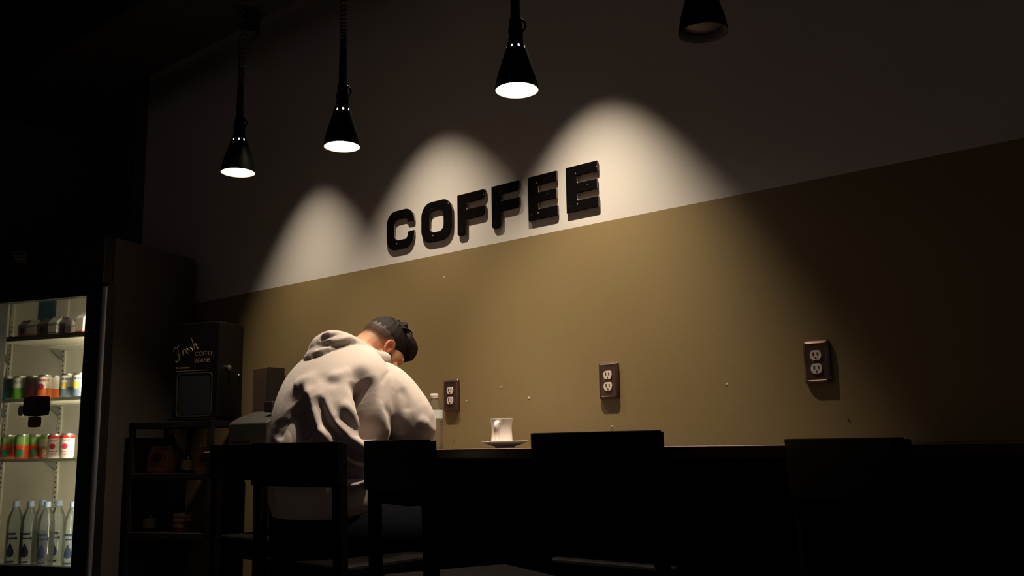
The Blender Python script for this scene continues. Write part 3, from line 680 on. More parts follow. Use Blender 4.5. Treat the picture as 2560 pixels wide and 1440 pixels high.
FOLDS_hood = [
    (-0.009, 0.008, [[-0.125, 0.028, 1.447], [-0.12, 0.036, 1.458], [-0.096, 0.046, 1.464], [-0.074, 0.064, 1.47]]),
    (-0.006, 0.008, [[-0.136, 0.021, 1.434], [-0.125, 0.025, 1.44], [-0.099, 0.036, 1.439], [-0.073, 0.048, 1.444]]),
    (0.008, 0.01, [[-0.13, 0.041, 1.466], [-0.102, 0.057, 1.478]]),
    (-0.01, 0.011, [[-0.073, 0.048, 1.426], [-0.04, 0.073, 1.43], [-0.023, 0.112, 1.44]]),
    (0.008, 0.012, [[-0.099, 0.036, 1.437], [-0.056, 0.06, 1.446], [-0.038, 0.104, 1.458]]),
    (-0.008, 0.01, [[-0.127, 0.014, 1.42], [-0.112, 0.027, 1.433], [-0.083, 0.043, 1.434]]),
    (0.007, 0.011, [[-0.118, 0.007, 1.406], [-0.087, 0.034, 1.418], [-0.047, 0.066, 1.417], [-0.015, 0.119, 1.426]]),
    (-0.003, 0.006, [[-0.089, 0.029, 1.416], [-0.077, 0.027, 1.397], [-0.076, 0.027, 1.379]]),
    (-0.006, 0.01, [[-0.053, 0.059, 1.402], [-0.023, 0.099, 1.412], [-0.013, 0.157, 1.426]]),
    (-0.008, 0.012, [[-0.134, 0.003, 1.404], [-0.114, 0.004, 1.388], [-0.094, 0.014, 1.381]]),
]
press_folds(cap_me, FOLDS_hood)

ho = mesh_obj('hood', cap_me, FLEECE); ho.parent = hoodie
# jeans and shoes, in the dark under the counter
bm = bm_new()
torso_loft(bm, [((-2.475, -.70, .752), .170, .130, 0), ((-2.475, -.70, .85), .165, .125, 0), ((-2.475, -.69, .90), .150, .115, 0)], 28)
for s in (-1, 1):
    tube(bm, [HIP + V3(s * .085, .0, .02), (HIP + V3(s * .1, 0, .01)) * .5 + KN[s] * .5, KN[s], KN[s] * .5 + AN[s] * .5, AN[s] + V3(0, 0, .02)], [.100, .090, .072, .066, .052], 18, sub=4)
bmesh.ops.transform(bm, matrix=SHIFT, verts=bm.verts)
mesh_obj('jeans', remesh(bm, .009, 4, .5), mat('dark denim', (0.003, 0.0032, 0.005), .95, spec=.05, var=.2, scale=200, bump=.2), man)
for s in (-1, 1):
    bm = bm_new(); a = AN[s] - MANO
    tube(bm, [a + V3(0, -.045, -.015), a + V3(0, .02, .0), a + V3(0, .09, -.026), a + V3(0, .165, -.034)], [.036, .045, .042, .034], 14, sub=4)
    me = remesh(bm, .007, 3, .5); c = mesh_co(me); c[:, 2] = np.maximum(c[:, 2], a.z - .056); set_co(me, c); sh_ = mesh_obj('shoe', me, mat('black shoe leather', (0.012, 0.011, 0.011), .5), man)

# ================================================================ REFRIGERATOR
FO = Vector((-4.209, -0.593, 0)); FROT = R(21.0)
FX = Vector((math.cos(FROT), math.sin(FROT), 0)); FY = Vector((-math.sin(FROT), math.cos(FROT), 0))
def FP(wl, off, z): return FO - FX * wl + FY * off + Vector((0, 0, z))     # wl: metres left of the right front edge
fr = thing('display_refrigerator', 'tall black glass door drinks refrigerator at the left edge', 'refrigerator', FO, FROT)
BROWNBLK = mat('dark bronze cabinet steel', (0.060, 0.046, 0.036), 0.6, metal=0.0, var=0.12, scale=4, bump=0.05)
BLK = mat('black door frame', (0.010, 0.009, 0.009), 0.4, var=0.15)
FW, FD, FH = 1.25, 0.585, 2.09
bm = bm_new()
for b in ((-FW, 0, FD - .03, FD, .08, FH), (-.05, 0, 0, FD - .03, .08, FH), (-FW, -FW + .05, 0, FD - .03, .08, FH), (-FW + .05, -.05, 0, FD - .03, 2.00, FH), (-FW + .05, -.05, 0, .03, 1.825, 2.00), (-FW + .05, -.05, 0, FD - .03, .08, .50)):
    box(bm, *b)
link('cabinet', bm, BROWNBLK, fr)
bm = bm_new()
for b in ((-FW + .05, -.05, FD - .07, FD - .03, .50, 2.00), (-.058, -.05, .031, FD - .07, .50, 2.00), (-FW + .05, -FW + .058, .031, FD - .07, .50, 2.00), (-FW + .058, -.058, .031, FD - .07, 1.992, 2.00), (-FW + .058, -.058, .012, FD - .07, .50, .515)):
    box(bm, *b)
link('liner', bm, WHITEPL, fr)
bm = bm_new(); box(bm, -FW, 0.0, -.065, -.001, 1.855, FH); hd = link('header_panel', bm, BLK, fr, bevel=0.006)
bm = bm_new(); prism(bm, rrect(-.575, -.465, 1.998, 2.052, .008, 3), -.0685, -.064); bp = link('brand_plate', bm, mat('dark plate', (0.02, 0.02, 0.02), 0.3), hd)
me = text_mesh('TRUE', 0.032, 0.0008, shear=0.35); tx = mesh_obj('plate_lettering', me, mat('pale gilt', (0.55, 0.5, 0.36), 0.35, metal=0.4)); tx.parent = hd
tx.location = (-.557, -.0692, 2.016); tx.rotation_euler = (R(90), 0, 0)
bm = bm_new(); box(bm, -.565, -.478, -.0695, -.0680, 2.009, 2.0125); box(bm, -.575, -.465, -.0692, -.068, 2.0495, 2.052); box(bm, -.575, -.465, -.0692, -.068, 1.998, 2.0005); link('plate_trim', bm, mat('pale gilt', (0, 0, 0)), hd)
bm = bm_new(); box(bm, -FW + .02, -.02, -.03, 0.0, .09, .44)
for k in range(9): box(bm, -FW + .06, -.06, -.036, -.029, .12 + k * .034, .136 + k * .034)
link('kick_grille', bm, BLK, fr)
for x in (-FW + .08, -.08):
    for y in (.05, FD - .06):
        bm = bm_new(); lathe(bm, [(.02, 0), (.025, .01), (.015, .02), (.015, .082)], 10, cx=x, cy=y); link('levelling_foot', bm, BLK, fr)
GL = clear('door glass', (0.86, 0.88, 0.84), gloss=0.25, rough=0.02)
def door(x0, x1, handle_right):
    d = bpy.data.objects.new('door', None); COL.objects.link(d); d.parent = fr
    z0, z1 = .455, 1.853; gx0, gx1, gz0, gz1 = x0 + .085, x1 - .125, .574, 1.806
    if not handle_right: gx0, gx1 = x0 + .10, x1 - .085
    bm = bm_new()
    prism(bm, [(x0, z0), (x1, z0), (x1, z1), (x0, z1)], -.062, -.012, hole=[(gx0, gz0), (gx1, gz0), (gx1, gz1), (gx0, gz1)])
    link('door_frame', bm, BLK, d, bevel=0.002)
    bm = bm_new(); box(bm, gx0 - .006, gx1 + .006, -.040, -.034, gz0 - .006, gz1 + .006); link('glass_pane', bm, GL, d)
    bm = bm_new(); prism(bm, [(x0 + .012, z0 + .012), (x1 - .012, z0 + .012), (x1 - .012, z1 - .012), (x0 + .012, z1 - .012)], -.011, -.001, hole=[(gx0 - .01, gz0 - .01), (gx1 + .01, gz0 - .01), (gx1 + .01, gz1 + .01), (gx0 - .01, gz1 + .01)])
    link('gasket', bm, mat('grey gasket', (0.05, 0.05, 0.05), 0.7), d)
    hx = x1 - .018 if handle_right else x0 + .018
    bm = bm_new(); prof = [(.015 * math.cos(a), -.062 - .011 * math.sin(a)) for a in [PI * k / 8 for k in range(9)]]
    prism(bm, [(hx + u, v) for u, v in prof], z0 + .03, z1 - .012, axes='xy'); link('handle_strip', bm, mat('satin aluminium handle', (0.5, 0.5, 0.52), 0.5, metal=1.0, var=.05), d, smooth=True, autosmooth=50)
    return d
rd = door(-.712, .030, True)
ld = door(-FW, -.718, False)
# stickers on the right pane
STK = mat('brown sticker', (0.055, 0.032, 0.022), 0.5, var=0.15); STK2 = mat('ochre sticker', (0.20, 0.15, 0.07), 0.5, var=0.15); GRN = mat('dark green emblem', (0.03, 0.045, 0.02), 0.6)
def barrel(cx, cz, hw, hh, bul=0.12, n=8):
    P = []
    for k in range(n + 1): u = -1 + 2 * k / n; P.append((cx + hw * u * .93, cz + hh * (1 - bul * u * u) * 1.0))
    for k in range(1, n): u = 1 - 2 * k / n; P.append((cx + hw * (.93 + .07 * (1 - u * u)), cz + hh * .88 * u))
    for k in range(n + 1): u = 1 - 2 * k / n; P.append((cx + hw * u * .93, cz - hh * (1 - bul * u * u)))
    for k in range(1, n): u = -1 + 2 * k / n; P.append((cx - hw * (.93 + .07 * (1 - u * u)), cz + hh * .88 * u))
    return P
def sticker(cx, cz, hw, hh, m):
    bm = bm_new(); prism(bm, barrel(cx, cz, hw, hh), -.0408, -.0401); link('door_sticker', bm, m, rd)
    bm = bm_new(); prism(bm, barrel(cx, cz + hh * .32, hw * .86, hh * .55), -.0411, -.0409); link('sticker_panel', bm, mat('sticker field', (0.10, 0.075, 0.03), 0.5, var=0.2), rd)
    bm = bm_new(); prism(bm, [(cx - .1 * hw, cz - hh * .12), (cx + .2 * hw, cz - hh * .12), (cx + .16 * hw, cz + hh * .5), (cx + .05 * hw, cz + hh * .72), (cx - .12 * hw, cz + hh * .55)], -.0413, -.0411); link('sticker_emblem', bm, GRN, rd)
    bm = bm_new()
    for k in range(11): box(bm, cx + hw * (-.72 + .132 * k), cx + hw * (-.72 + .132 * k + .07 + .03 * (k % 3)), -.0412, -.0409, cz - hh * .38, cz - hh * .28)
    link('sticker_print', bm, mat('sticker dark print', (0.02, 0.012, 0.01), 0.6), rd)
sticker(-.375, 1.300, .083, .048, STK); sticker(-.380, 1.226, .041, .026, STK2)
bm = bm_new(); prism(bm, [(-.470 + .019 * math.cos(a), 1.281 + .026 * math.sin(a)) for a in [2 * PI * k / 20 for k in range(20)]], -.0404, -.0398); link('round_decal', bm, mat('pale blue decal', (0.34, 0.40, 0.42), 0.4), rd)
# pilasters, shelves, brackets
DKZ = mat('grey pilaster', (0.16, 0.16, 0.145), 0.5, metal=0.3)
for wl in (1.165, .780, .40):
    bm = bm_new(); box(bm, -wl - .011, -wl + .011, FD - .080, FD - .0695, .56, 1.97); p_ = link('pilaster', bm, WHITEPL, fr)
    bm = bm_new()
    for k in range(48): box(bm, -wl - .0035, -wl + .0035, FD - .0808, FD - .0798, .58 + k * .026, .590 + k * .026)
    link('slot_row', bm, mat('slot dark', (0.02, 0.02, 0.02), 0.9), p_, kind='stuff')
WIRE = mat('white coated wire', (0.62, 0.60, 0.52), 0.45, var=0.05)
def shelf(z, name_extra=None, solid=False):
    s = bpy.data.objects.new('shelf', None); COL.objects.link(s); s.parent = fr
    x0, x1, y0, y1 = -.762, -.07, .035, FD - .085
    bm = bm_new(); beam(bm, (x0, y0, z - .006), (x1, y0, z - .006), .010, .012, (0, 0, 1)); beam(bm, (x0, y1, z - .006), (x1, y1, z - .006), .008, .010, (0, 0, 1)); beam(bm, (x0, (y0 + y1) / 2, z - .012), (x1, (y0 + y1) / 2, z - .012), .006, .006, (0, 0, 1))
    link('shelf_rim', bm, WIRE, s)
    bm = bm_new(); n = int((x1 - x0) / .022)
    for k in range(n + 1):
        x = x0 + (x1 - x0) * k / n; beam(bm, (x, y0 - .004, z - .002), (x, y1, z - .002), .004, .004, (0, 0, 1))
    o = link('shelf_wire', bm, WIRE, s, kind='stuff')
    if solid:
        bm = bm_new(); box(bm, x0, x1, y0 - .004, y1, z - .004, z); link('shelf_tray', bm, WHITEPL, s)
    bm = bm_new(); box(bm, x0, x1, y0 - .012, y0 - .006, z - .010, z + (.012 if solid else .004)); link('price_rail', bm, WIRE if not solid else mat('dark price rail', (0.06, 0.055, 0.04), 0.5), s)
    for wl in (1.165, .780, .40):
        bm = bm_new(); prism(bm, [(FD - .088, z - .012), (FD - .17, z - .012), (FD - .155, z - .022), (FD - .088, z - .062)], -wl - .006, -wl + .006, axes='yz'); link('shelf_bracket', bm, DKZ, s)
for i, z in enumerate((1.638, 1.338, 1.050)): shelf(z, solid=(i == 0))
bm = bm_new(); box(bm, -.978, -.863, FD - .082, FD - .0705, 1.80, 1.985); link('blue_panel', bm, mat('deep blue card', (0.01, 0.055, 0.085), 0.6), fr)
bm = bm_new(); lathe(bm, [(.011, .56), (.011, 1.82)], 12, cx=-.082, cy=.032); link('light_tube', bm, emission('fridge tube', (1.0, 0.87, 0.66), 98.0), fr, smooth=True)

# ---- drinks
def banded(name, bands, emblem=None, rough=0.3, metal=0.0, text=None):
    """label print: list of (height, colour) from the bottom; emblem = (z, radius, colour, x) disc on the front; text = (z, half height, half width, colour)"""
    if name in MATS: return MATS[name]
    m, nt, p, N, L = newmat(name); tc = N.new('ShaderNodeTexCoord'); sp = N.new('ShaderNodeSeparateXYZ'); L.new(tc.outputs['Object'], sp.inputs[0])
    col = bands[0][1] + (1,)
    prev = col
    for (zt, c0), (_, c1) in zip(bands[:-1], bands[1:]):
        prev = mixc(N, L, math_node(N, L, 'GREATER_THAN', sp.outputs['Z'], zt), prev, c1)
    front = math_node(N, L, 'LESS_THAN', sp.outputs['Y'], 0.0)
    if text:
        for tz, hh, hw, tc_ in text:
            nz = N.new('ShaderNodeTexNoise'); nz.inputs['Scale'].default_value = 260; mp = N.new('ShaderNodeMapping'); mp.inputs['Scale'].default_value = (1, 0, .35); L.new(tc.outputs['Object'], mp.inputs[0]); L.new(mp.outputs[0], nz.inputs['Vector'])
            a = math_node(N, L, 'LESS_THAN', math_node(N, L, 'ABSOLUTE', math_node(N, L, 'SUBTRACT', sp.outputs['Z'], tz)), hh)
            b = math_node(N, L, 'LESS_THAN', math_node(N, L, 'ABSOLUTE', sp.outputs['X']), hw)
            c = math_node(N, L, 'GREATER_THAN', nz.outputs['Fac'], 0.47)
            f = math_node(N, L, 'MULTIPLY', math_node(N, L, 'MULTIPLY', a, b), math_node(N, L, 'MULTIPLY', c, front))
            prev = mixc(N, L, f, prev, tc_)
    if emblem:
        ez, er, ec, ex = emblem
        dx = math_node(N, L, 'SUBTRACT', sp.outputs['X'], ex); dz = math_node(N, L, 'SUBTRACT', sp.outputs['Z'], ez)
        d2 = math_node(N, L, 'ADD', math_node(N, L, 'MULTIPLY', dx, dx), math_node(N, L, 'MULTIPLY', dz, dz))
        f = math_node(N, L, 'MULTIPLY', math_node(N, L, 'LESS_THAN', d2, er * er), front); prev = mixc(N, L, f, prev, ec)
    L.new(prev, p.inputs['Base Color']); p.inputs['Roughness'].default_value = rough; p.inputs['Metallic'].default_value = metal
    MATS[name] = m
    return m
ALU = mat('can aluminium', (0.62, 0.61, 0.58), 0.3, metal=0.9)
W_ = (0.72, 0.70, 0.64)
KINDS = {
    'green': banded('green and pale can print', [(.062, (0.10, 0.30, 0.03)), (.2, (0.50, 0.52, 0.44))], None, text=[(.088, .006, .018, (0.2, 0.22, 0.2))]),
    'dark': banded('dark teal can print', [(.062, (0.02, 0.09, 0.08)), (.2, (0.05, 0.10, 0.09))]),
    'plum': banded('plum can print', [(.055, (0.16, 0.03, 0.03)), (.2, (0.10, 0.06, 0.05))], (.060, .014, (0.16, 0.02, 0.05), 0)),
    'fruit': banded('orange and white can print', [(.055, (0.72, 0.16, 0.03)), (.2, W_)], (.062, .0155, (0.34, 0.02, 0.07), -.010), text=[(.094, .007, .024, (0.62, 0.09, 0.04))]),
    'orange': banded('orange and white can print plain', [(.055, (0.72, 0.16, 0.03)), (.2, W_)]),
    'lemon': banded('blue and white can print', [(.056, (0.16, 0.22, 0.33)), (.2, W_)], (.062, .017, (0.78, 0.58, 0.14), -.006), text=[(.094, .005, .022, (0.10, 0.12, 0.16))]),
    'melon': banded('green and red can print', [(.060, (0.55, 0.06, 0.02)), (.070, (0.75, 0.07, 0.03)), (.2, (0.16, 0.33, 0.05))], (.030, .020, (0.03, 0.17, 0.06), 0), text=[(.092, .012, .012, (0.30, 0.42, 0.24))]),
    'beige': banded('green and beige can print', [(.050, (0.45, 0.08, 0.03)), (.062, (0.20, 0.25, 0.10)), (.098, (0.45, 0.40, 0.30)), (.2, (0.16, 0.33, 0.05))], text=[(.026, .02, .008, (0.6, 0.55, 0.42))]),
    'berry': banded('red and white can print', [(.098, W_), (.2, (0.72, 0.03, 0.02))], (.060, .0135, (0.55, 0.02, 0.05), -.004), text=[(.088, .005, .014, (0.6, 0.08, 0.07)), (.036, .0022, .02, (0.25, 0.05, 0.06)), (.020, .009, .014, (0.62, 0.30, 0.30))]),
}
CANMESH = {}
def can(kind, wl, off, z, label, group, spin=0):
    t = thing('drink_can', label, 'can', FP(wl, off, z + .0005), FROT + R(32) + spin, group)
    bm = bm_new(); lathe(bm, [(.024, .0), (.0265, .003), (.0325, .012), (.033, .016), (.033, .108), (.0325, .111)], 28, True, False)
    link('can_body', bm, KINDS[kind], t, smooth=True, autosmooth=60)
    bm = bm_new(); lathe(bm, [(.0325, .111), (.0275, .1185), (.0275, .121), (.0262, .1212), (.0255, .1185), (.001, .1185)], 24, False, True)
    tp = link('can_end', bm, ALU, t, smooth=True, autosmooth=40)
    bm = bm_new(); prism(bm, [(.009 * math.cos(a), .012 * math.sin(a) - .004) for a in [2 * PI * k / 12 for k in range(12)]], .1188, .1200, axes='xy'); link('pull_tab', bm, ALU, tp)
    return t
g2, g3 = 'cans on the middle refrigerator shelf', 'cans on the lower refrigerator shelf'
Z2, Z3 = 1.338, 1.050
can('dark', .722, .10, Z2, 'dark teal can at the left edge of the middle shelf', g2)
can('green', .642, .10, Z2, 'green can with pale top on the middle shelf', g2)
can('plum', .570, .11, Z2, 'dark plum can above the brown door sticker', g2)
can('fruit', .480, .10, Z2, 'orange and white can with a plum fruit, middle shelf', g2)
can('orange', .489, .171, Z2, 'orange and white can half hidden behind the plum fruit can', g2)
can('lemon', .340, .10, Z2, 'blue and white can with a yellow fruit, left of two', g2)
can('lemon', .259, .095, Z2, 'blue and white can with a yellow fruit, by the door edge', g2)
can('melon', .690, .10, Z3, 'green and red can, leftmost on the lower shelf', g3)
can('melon', .600, .10, Z3, 'green and red can, second on the lower shelf', g3)
can('melon', .585, .167, Z3, 'green and red can set a little back, third on the lower shelf', g3)
can('beige', .512, .167, Z3, 'green and beige can behind the red topped cans', g3)
can('berry', .402, .11, Z3, 'red topped white can with a red fruit, left of two', g3)
can('berry', .306, .09, Z3, 'red topped white can with a red fruit, by the door edge', g3)
# cartons on the top shelf
def carton_mat(name, base, foot, emblem, stripes=True):
    t = [(.058, .0018, .05, (0.05, 0.05, 0.07)), (.052, .0010, .05, (0.05, 0.05, 0.07)), (.022, .0014, .05, (0.06, 0.05, 0.08))] if stripes else None
    if name in MATS: return MATS[name]
    m, nt, p, N, L = newmat(name); tc = N.new('ShaderNodeTexCoord'); sp = N.new('ShaderNodeSeparateXYZ'); L.new(tc.outputs['Object'], sp.inputs[0])
    prev = mixc(N, L, math_node(N, L, 'GREATER_THAN', sp.outputs['Z'], .022), foot + (1,), base + (1,))
    if emblem:
        ax = math_node(N, L, 'MINIMUM', math_node(N, L, 'ABSOLUTE', sp.outputs['X']), math_node(N, L, 'ABSOLUTE', sp.outputs['Y']))
        d2 = math_node(N, L, 'ADD', math_node(N, L, 'POWER', ax, 2), math_node(N, L, 'POWER', math_node(N, L, 'ABSOLUTE', math_node(N, L, 'SUBTRACT', sp.outputs['Z'], .042)), 2))
        prev = mixc(N, L, math_node(N, L, 'LESS_THAN', d2, .017 ** 2), prev, emblem + (1,))
    if stripes:
        for z, h in ((.066, .0016), (.060, .0012), (.024, .0016)):
            prev = mixc(N, L, math_node(N, L, 'LESS_THAN', math_node(N, L, 'ABSOLUTE', math_node(N, L, 'SUBTRACT', sp.outputs['Z'], z)), h), prev, (0.05, 0.05, 0.07, 1))
    L.new(prev, p.inputs['Base Color']); p.inputs['Roughness'].default_value = 0.45; MATS[name] = m
    return m
CW = (0.50, 0.47, 0.41)
CM = {'red': carton_mat('red foot carton', CW, (0.62, 0.06, 0.03), None, False), 'crimson': carton_mat('crimson carton', (0.20, 0.16, 0.14), (0.36, 0.02, 0.04), (0.14, 0.02, 0.03), False),
      'stripe': carton_mat('striped carton', CW, (0.50, 0.12, 0.15), (0.55, 0.44, 0.38)), 'purple': carton_mat('purple carton', (0.14, 0.12, 0.12), (0.035, 0.02, 0.06), (0.03, 0.02, 0.045), False), 'lilac': carton_mat('lilac striped carton', CW, (0.36, 0.22, 0.34), (0.5, 0.42, 0.4))}
def carton(kind, wl, off, label, h=.070, hw=.027, rz=0):
    z = 1.6385
    t = thing('gable_carton', label, 'carton', FP(wl, off, z), FROT + R(rz), 'small cartons on the top refrigerator shelf')
    bm = bm_new(); box(bm, -hw, hw, -hw, hw, 0, h); link('carton_body', bm, CM[kind], t, bevel=.001)
    bm = bm_new(); prism(bm, [(-hw, h), (hw, h), (.002, h + .020), (.002, h + .028), (-.002, h + .028), (-.002, h + .020)], -hw, hw, axes='yz')
    link('gable_top', bm, CM[kind], t)
    return t
carton('crimson', .611, .09, 'crimson footed carton, leftmost on the top shelf', .072)
carton('stripe', .554, .09, 'striped pale carton just right of the crimson carton', .070)
carton('stripe', .588, .153, 'striped pale carton standing behind the leftmost two', .072)
carton('purple', .481, .09, 'dark purple carton under the blue card', .074)
carton('lilac', .412, .085, 'striped lilac carton, front one of a short row', .078)
carton('lilac', .453, .15, 'striped lilac carton, behind the front one of its row', .078)
carton('purple', .355, .085, 'narrow purple carton right of the lilac row', .070, .018)
carton('stripe', .378, .136, 'narrow striped carton between the purple and red footed ones', .070, .019)
carton('crimson', .400, .19, 'crimson carton half behind the tall red footed carton', .076)
carton('red', .240, .075, 'tall white carton with a red foot by the door edge', .085, .024)
# water bottles on the refrigerator floor
PET = clear('clear bottle plastic', (0.80, 0.84, 0.84), gloss=0.9, rough=0.04, body=0.10, bodycol=(0.42, 0.46, 0.45))
CAPB = mat('blue bottle cap', (0.20, 0.26, 0.42), 0.45, var=0.05)
def print_mat():
    m = bpy.data.materials.new('clear label print'); m.use_nodes = True; nt = m.node_tree; N = nt.nodes; L = nt.links; N.clear()
    tc = N.new('ShaderNodeTexCoord'); sp = N.new('ShaderNodeSeparateXYZ'); L.new(tc.outputs['Object'], sp.inputs[0])
    def band(z, h, hw, x0=0.0): 
        a = math_node(N, L, 'LESS_THAN', math_node(N, L, 'ABSOLUTE', math_node(N, L, 'SUBTRACT', sp.outputs['Z'], z)), h)
        b = math_node(N, L, 'LESS_THAN', math_node(N, L, 'ABSOLUTE', math_node(N, L, 'SUBTRACT', sp.outputs['X'], x0)), hw)
        return math_node(N, L, 'MULTIPLY', a, b)
    # drop emblem: disc that narrows upwards
    dz = math_node(N, L, 'SUBTRACT', sp.outputs['Z'], .105)
    nar = math_node(N, L, 'MULTIPLY_ADD', math_node(N, L, 'MAXIMUM', dz, 0.0), -.42, .017)
    hz = math_node(N, L, 'LESS_THAN', math_node(N, L, 'ABSOLUTE', dz), .034)
    low = math_node(N, L, 'MULTIPLY', math_node(N, L, 'MINIMUM', math_node(N, L, 'ADD', dz, .012), 0.0), 1.0)
    d2 = math_node(N, L, 'ADD', math_node(N, L, 'POWER', math_node(N, L, 'ABSOLUTE', sp.outputs['X']), 2), math_node(N, L, 'POWER', math_node(N, L, 'ABSOLUTE', low), 2))
    drop = math_node(N, L, 'MULTIPLY', math_node(N, L, 'LESS_THAN', d2, math_node(N, L, 'POWER', nar, 2)), hz)
    tot = drop
    for a in (band(.185, .0045, .020), band(.163, .003, .015), band(.163, .006, .004, .022), band(.055, .004, .018)): tot = math_node(N, L, 'MAXIMUM', tot, a)
    tot = math_node(N, L, 'MULTIPLY', tot, math_node(N, L, 'LESS_THAN', sp.outputs['Y'], 0.0))
    t = N.new('ShaderNodeBsdfTransparent'); d = N.new('ShaderNodeBsdfDiffuse'); d.inputs[0].default_value = (0.02, 0.03, 0.07, 1)
    mx = N.new('ShaderNodeMixShader'); L.new(tot, mx.inputs[0]); L.new(t.outputs[0], mx.inputs[1]); L.new(d.outputs[0], mx.inputs[2])
    o = N.new('ShaderNodeOutputMaterial'); L.new(mx.outputs[0], o.inputs[0])
    return m
PRINT = print_mat()
def bottle_tall(wl, off, label, first=[None]):
    loc = FP(wl, off, .5155)
    if first[0] is None:
        t = thing('tall_water_bottle', label, 'bottle', loc, FROT + R(24), 'tall water bottles in the refrigerator')
        bm = bm_new(); lathe(bm, [(.030, .002), (.036, .0), (.0385, .010), (.0385, .05), (.0375, .06), (.0385, .07), (.0385, .215), (.037, .24), (.031, .268), (.021, .292), (.0145, .305), (.0130, .312), (.0130, .322)], 28); link('bottle_body', bm, PET, t, smooth=True, autosmooth=60)
        bm = bm_new(); lathe(bm, [(.0390, .045), (.0390, .20)], 28, False, False); link('printed_label', bm, PRINT, t, smooth=True)
        bm = bm_new(); lathe(bm, [(.0155, .310), (.0160, .314), (.0150, .334), (.0138, .336)], 20); link('bottle_cap', bm, CAPB, t, smooth=True, autosmooth=40)
        first[0] = t
        return t
    t = copy_tree(first[0]); t.location = loc; t['label'] = label
    return t
bottle_tall(.607, .10, 'tall clear water bottle, leftmost on the refrigerator floor')
bottle_tall(.522, .105, 'tall clear water bottle, second from the left')
bottle_tall(.535, .19, 'tall clear water bottle behind and left of the middle one')
bottle_tall(.401, .088, 'tall clear water bottle in front at the middle of the row')
bottle_tall(.415, .17, 'tall clear water bottle, second from the door edge')
bottle_tall(.256, .10, 'tall clear water bottle cut off by the door edge')

# ================================================================ SERVICE CART, DISPENSER
CROT = FROT
CO = FP(-.03, .12, 0)          # front left corner of the cart, next to the refrigerator side
cart = thing('service_cart', 'dark three shelf service cart between refrigerator and counter', 'cart', CO, CROT)
CARTM = mat('dark cart laminate', (0.012, 0.009, 0.008), 0.5, var=0.2, scale=6, stretch=(1, 8, 8), spec=.2)
CL, CDp = .465, .265
for z in (1.215, .978, .712, .20):
    bm = bm_new(); box(bm, 0, CL, 0, CDp, z - .03, z); link('cart_shelf', bm, CARTM, cart, bevel=.003)
for x in (.012, CL - .012):
    for y in (.012, CDp - .012):
        bm = bm_new(); box(bm, x - .012, x + .012, y - .012, y + .012, .04, 1.216); link('cart_post', bm, CARTM, cart, bevel=.002)
        bm = bm_new(); prism(bm, [(y + .02 * math.cos(a), .021 + .02 * math.sin(a)) for a in [2 * PI * k / 12 for k in range(12)]], x - .008, x + .008, axes='yz'); link('caster', bm, RUBBER, cart)
def CP(x, y, z): return CO + FX * x + FY * y + Vector((0, 0, z))
disp = thing('coffee_dispenser', 'tall black dispenser lettered Fresh on top of the cart', 'dispenser', CP(.340, .035, 1.216), CROT)
DBLK = mat('glossy black dispenser', (0.006, 0.0055, 0.005), 0.3, var=0.1, spec=.2); GILT = mat('dull gold print', (0.24, 0.165, 0.08), 0.5, metal=0.2)
bm = bm_new(); box(bm, -.125, .125, 0, .19, .012, .462); link('dispenser_body', bm, DBLK, disp, bevel=.006)
bm = bm_new(); box(bm, -.120, .120, -.03, .185, 0, .012); link('drip_tray', bm, DBLK, disp, bevel=.003)
bm = bm_new(); pr = rrect(-.105, .095, .02, .225, .022, 5); prism(bm, pr, -.003, .001, hole=[(u * .95, (v - .12) * .95 + .12) for u, v in pr]); link('bay_trim', bm, mat('dim bronze trim', (0.07, 0.048, 0.026), 0.45, metal=.3), disp)
bm = bm_new(); box(bm, -.092, .082, -.0015, .002, .03, .215); link('dispense_bay', bm, mat('bay black', (0.004, 0.004, 0.004), 0.7), disp)
def put_text(body, size, x, y, z, rot, m, parent, name='lettering', shear=0, depth=.0006):
    o = mesh_obj(name, text_mesh(body, size, depth, shear), m); o.parent = parent; o.location = (x, y, z); o.rotation_euler = rot; return o
# brush script word, built from strokes
def script(strokes, ox, oz, sx, sz, ang, r, m, parent):
    bm = bm_new(); ca, sa = math.cos(ang), math.sin(ang)
    for st in strokes:
        P = [(ox + (u * sx) * ca - (v * sz) * sa, -.0025, oz + (u * sx) * sa + (v * sz) * ca) for u, v in st]
        tube(bm, P, [r * .8] + [r] * (len(P) - 2) + [r * .6], 6, flat=.35, side=None, sub=4)
    return link('script_lettering', bm, m, parent)
STROKES = [[(.0, 1.25), (.25, 1.5), (.6, 1.42), (1.0, 1.55)], [(.55, 1.45), (.5, .8), (.35, .1), (.05, -.15), (-.1, .1)], [(.15, .75), (.5, .8), (.75, .85)],
           [(.95, .75), (.98, .4), (.95, .05)], [(.95, .45), (1.1, .75), (1.3, .75)],
           [(1.4, .4), (1.65, .5), (1.6, .78), (1.42, .6), (1.45, .2), (1.65, .05), (1.85, .2)],
           [(2.15, .75), (1.98, .62), (2.15, .4), (2.12, .12), (1.92, .1)], [(2.45, 1.6), (2.42, .9), (2.38, .05)], [(2.4, .4), (2.58, .75), (2.72, .55), (2.70, .05), (2.85, .1)]]
script(STROKES, -.110, .282, .047, .042, R(24), .0030, GILT, disp)
put_text('COFFEE', .030, -.010, -.0008, .302, (R(90), 0, 0), GILT, disp)
put_text('BEANS', .030, -.010, -.0008, .270, (R(90), 0, 0), GILT, disp)
bm = bm_new()
for k in range(9): box(bm, -.112 + .0088 * k, -.112 + .0088 * k + .006, -.001, .001, .246, .252 + .002 * (k % 3 == 0))
for k in range(20): box(bm, -.11 + .0088 * k, -.11 + .0088 * k + .0065, -.001, .001, .2325, .2355)
link('small_print', bm, GILT, disp)
